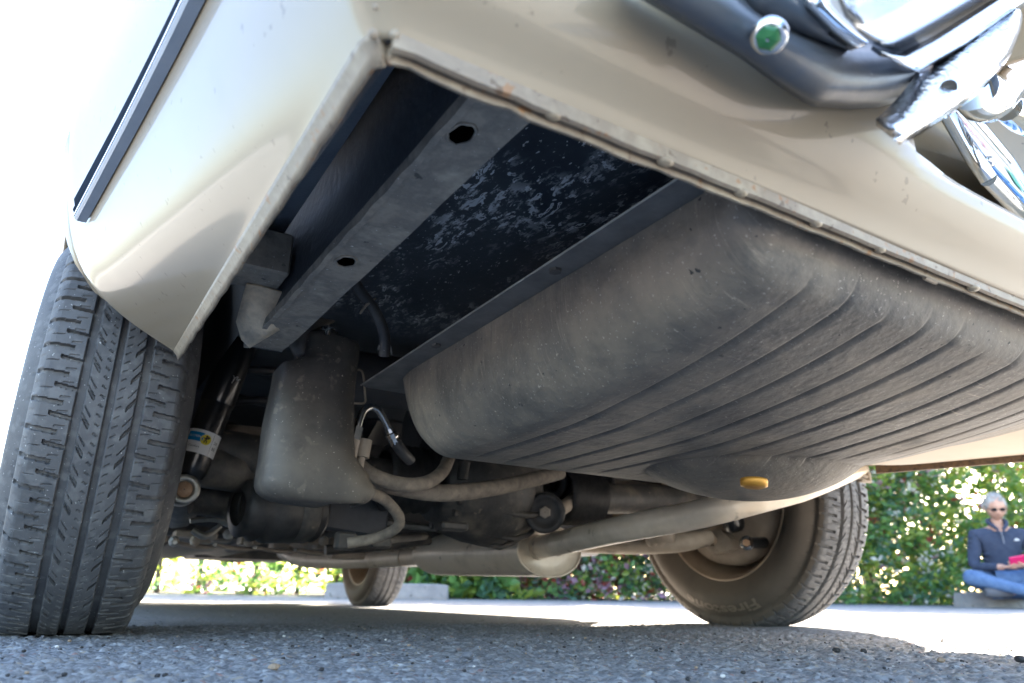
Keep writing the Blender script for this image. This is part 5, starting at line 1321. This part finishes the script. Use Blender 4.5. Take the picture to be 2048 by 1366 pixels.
# collar, zip, logo
mb = MB()
vs_, f_ = [], []
mb.tube([(0, -.116, .50), (0, -.128, .46), (0, -.138, .40)], .004, n=6); mb.build('zip', mat('zip_grey', [(.2, .2, .22)], rough=.4), per)
mb = MB(); mb.tube([(.020, -.112, .515), (.052, -.085, .555), (.062, -.03, .585), (.045, .03, .60), (0, .05, .605), (-.045, .03, .60), (-.062, -.03, .585), (-.052, -.085, .555), (-.020, -.112, .515)], [.010, .017, .02, .02, .02, .02, .02, .017, .010], n=10, sub=3); mb.build('collar', jack, per)
mb = MB(); mb.tube([(.010, -.124, .47), (.024, -.112, .515), (.036, -.10, .54)], .007, n=6, sub=2); mb.tube([(-.010, -.124, .47), (-.024, -.112, .515), (-.036, -.10, .54)], .007, n=6, sub=2); mb.build('placket', jack, per)
rf = random.Random(3)
for k in range(16):      # creases in the sleeves and the waist
    z = .17+.02*k; sx_ = (-1) ** k; mb = MB()
    if k < 9: p = Vector((sx_*rf.uniform(.05, .12), -.105+.01*rf.random(), z)); mb.tube([p, p+Vector((sx_*.03, .008, .012)), p+Vector((sx_*.06, .03, .014))], [.002, .0075, .002], n=6, sub=2)
    else: p = Vector((sx_*(.205+.01*rf.random()), -.075, z-.02)); mb.tube([p, p+Vector((sx_*.018, .0, .014)), p+Vector((sx_*.035, .03, .012))], [.002, .007, .002], n=6, sub=2)
    mb.build('fold', jack, per)
for z in (.0, .006, .012):
    mb = MB(); mb.box((.095, -.127+z*.3, .425+z), (.036-z, .004, .004)); mb.build('logo_line', M['white'], per)
# phone: a thing of its own
R0 = Matrix.Rotation(-.5433-.38, 4, 'Z'); pz = float(gz(pl0.x, pl0.y))+.10
phone_m = mat('pink_case', [(.75, .02, .14)], rough=.35)
mb = MB(); mb.box((0, 0, 0), (.150, .078, .012), bev=.004); ph = mb.build('phone', phone_m, None, label='pink phone held in both hands by the seated woman', cat='phone')
mb = MB(); mb.grid([[(-.068, -.033, .0063), (.068, -.033, .0063)], [(-.068, .033, .0063), (.068, .033, .0063)]]); mb.build('screen', M['ink'], ph)
lp = R0 @ Vector((.035, -.375, .262)); ph.location = (pl0.x+lp.x, pl0.y+lp.y, pz+lp.z); ph.rotation_euler = (radians(-50), radians(-12), -.5433-.38)

# ================================================================== LOOSE STONES
def pebb(seed):
    r = random.Random(seed); mb = MB(); rows = []
    for i in range(6):
        th = pi*i/5; rows.append([(sin(th)*cos(2*pi*k/8)*(1+r.uniform(-.2, .2)), sin(th)*sin(2*pi*k/8)*(.8+r.uniform(-.2, .2)), .6*cos(th)) for k in range(8)])
    mb.grid(rows, 0, False, closed=True); return mb.mesh('stone')
cols = [mat('stone_dark', [(.03, .028, .028)], rough=.7), mat('stone_tan', [(.30, .22, .15)], rough=.8), mat('stone_grey', [(.14, .145, .16)], rough=.8), mat('stone_white', [(.6, .58, .54)], rough=.6)]
PM = []
for i in range(4):
    me = pebb(i); me.materials.append(cols[i]); PM.append(me)
big = [((1882, 1320), 1, .0045, 'tan pebble in the sunlit patch behind the far rear wheel'), ((2040, 1318), 0, .0065, 'dark stone at the right edge of the sunlit patch'),
       ((1727, 1302), 0, .005, 'small dark stone just inside the shade edge behind the far rear wheel'), ((1673, 1300), 0, .0055, 'dark stone below the far rear tyre'),
       ((936, 1310), 2, .006, 'grey pebble on the shaded asphalt below the exhaust'), ((548, 1334), 1, .005, 'light tan stone chip in front of the near tyre')]
for (u, v), mi, sz, lb in big:
    p = at(u, v, 'Z', .002); o = link('stone', PM[mi], None, (), label=lb, cat='stone', group='stones lying on the asphalt'); o.location = p; o.scale = (sz, sz, sz); o.rotation_euler = (0, 0, random.uniform(0, 6))
# nobody could count the grit
mb = MB(); base = [(v.co.copy()) for v in PM[0].vertices]; fcs = [tuple(p.vertices) for p in PM[0].polygons]
bv = [Vector(v) for v in base]
V_ = []; F_ = []; MI = []
for k in range(1500):
    d = .45+random.random()**1.6*3.2; l = random.uniform(-.72, .72)*d
    p = W(d, l); sz = random.choice((.0010, .0013, .0016, .002, .0026)); a = random.uniform(0, 6.28); ca, sa = cos(a)*sz, sin(a)*sz
    b0 = len(V_); V_ += [(p.x+v.x*ca-v.y*sa, p.y+v.x*sa+v.y*ca, .0+v.z*sz) for v in bv]; F_ += [tuple(i+b0 for i in f) for f in fcs]; MI += [random.choice((0, 0, 1, 2, 2, 2, 2, 2, 2, 3) if random.random() < .5 else (2, 0))]*len(fcs)
me = bpy.data.meshes.new('grit'); me.from_pydata(V_, [], F_)
for c_ in cols: me.materials.append(c_)
me.polygons.foreach_set('material_index', MI); link('grit', me, None, (), kind='stuff', label='loose grit scattered over the asphalt', cat='grit')
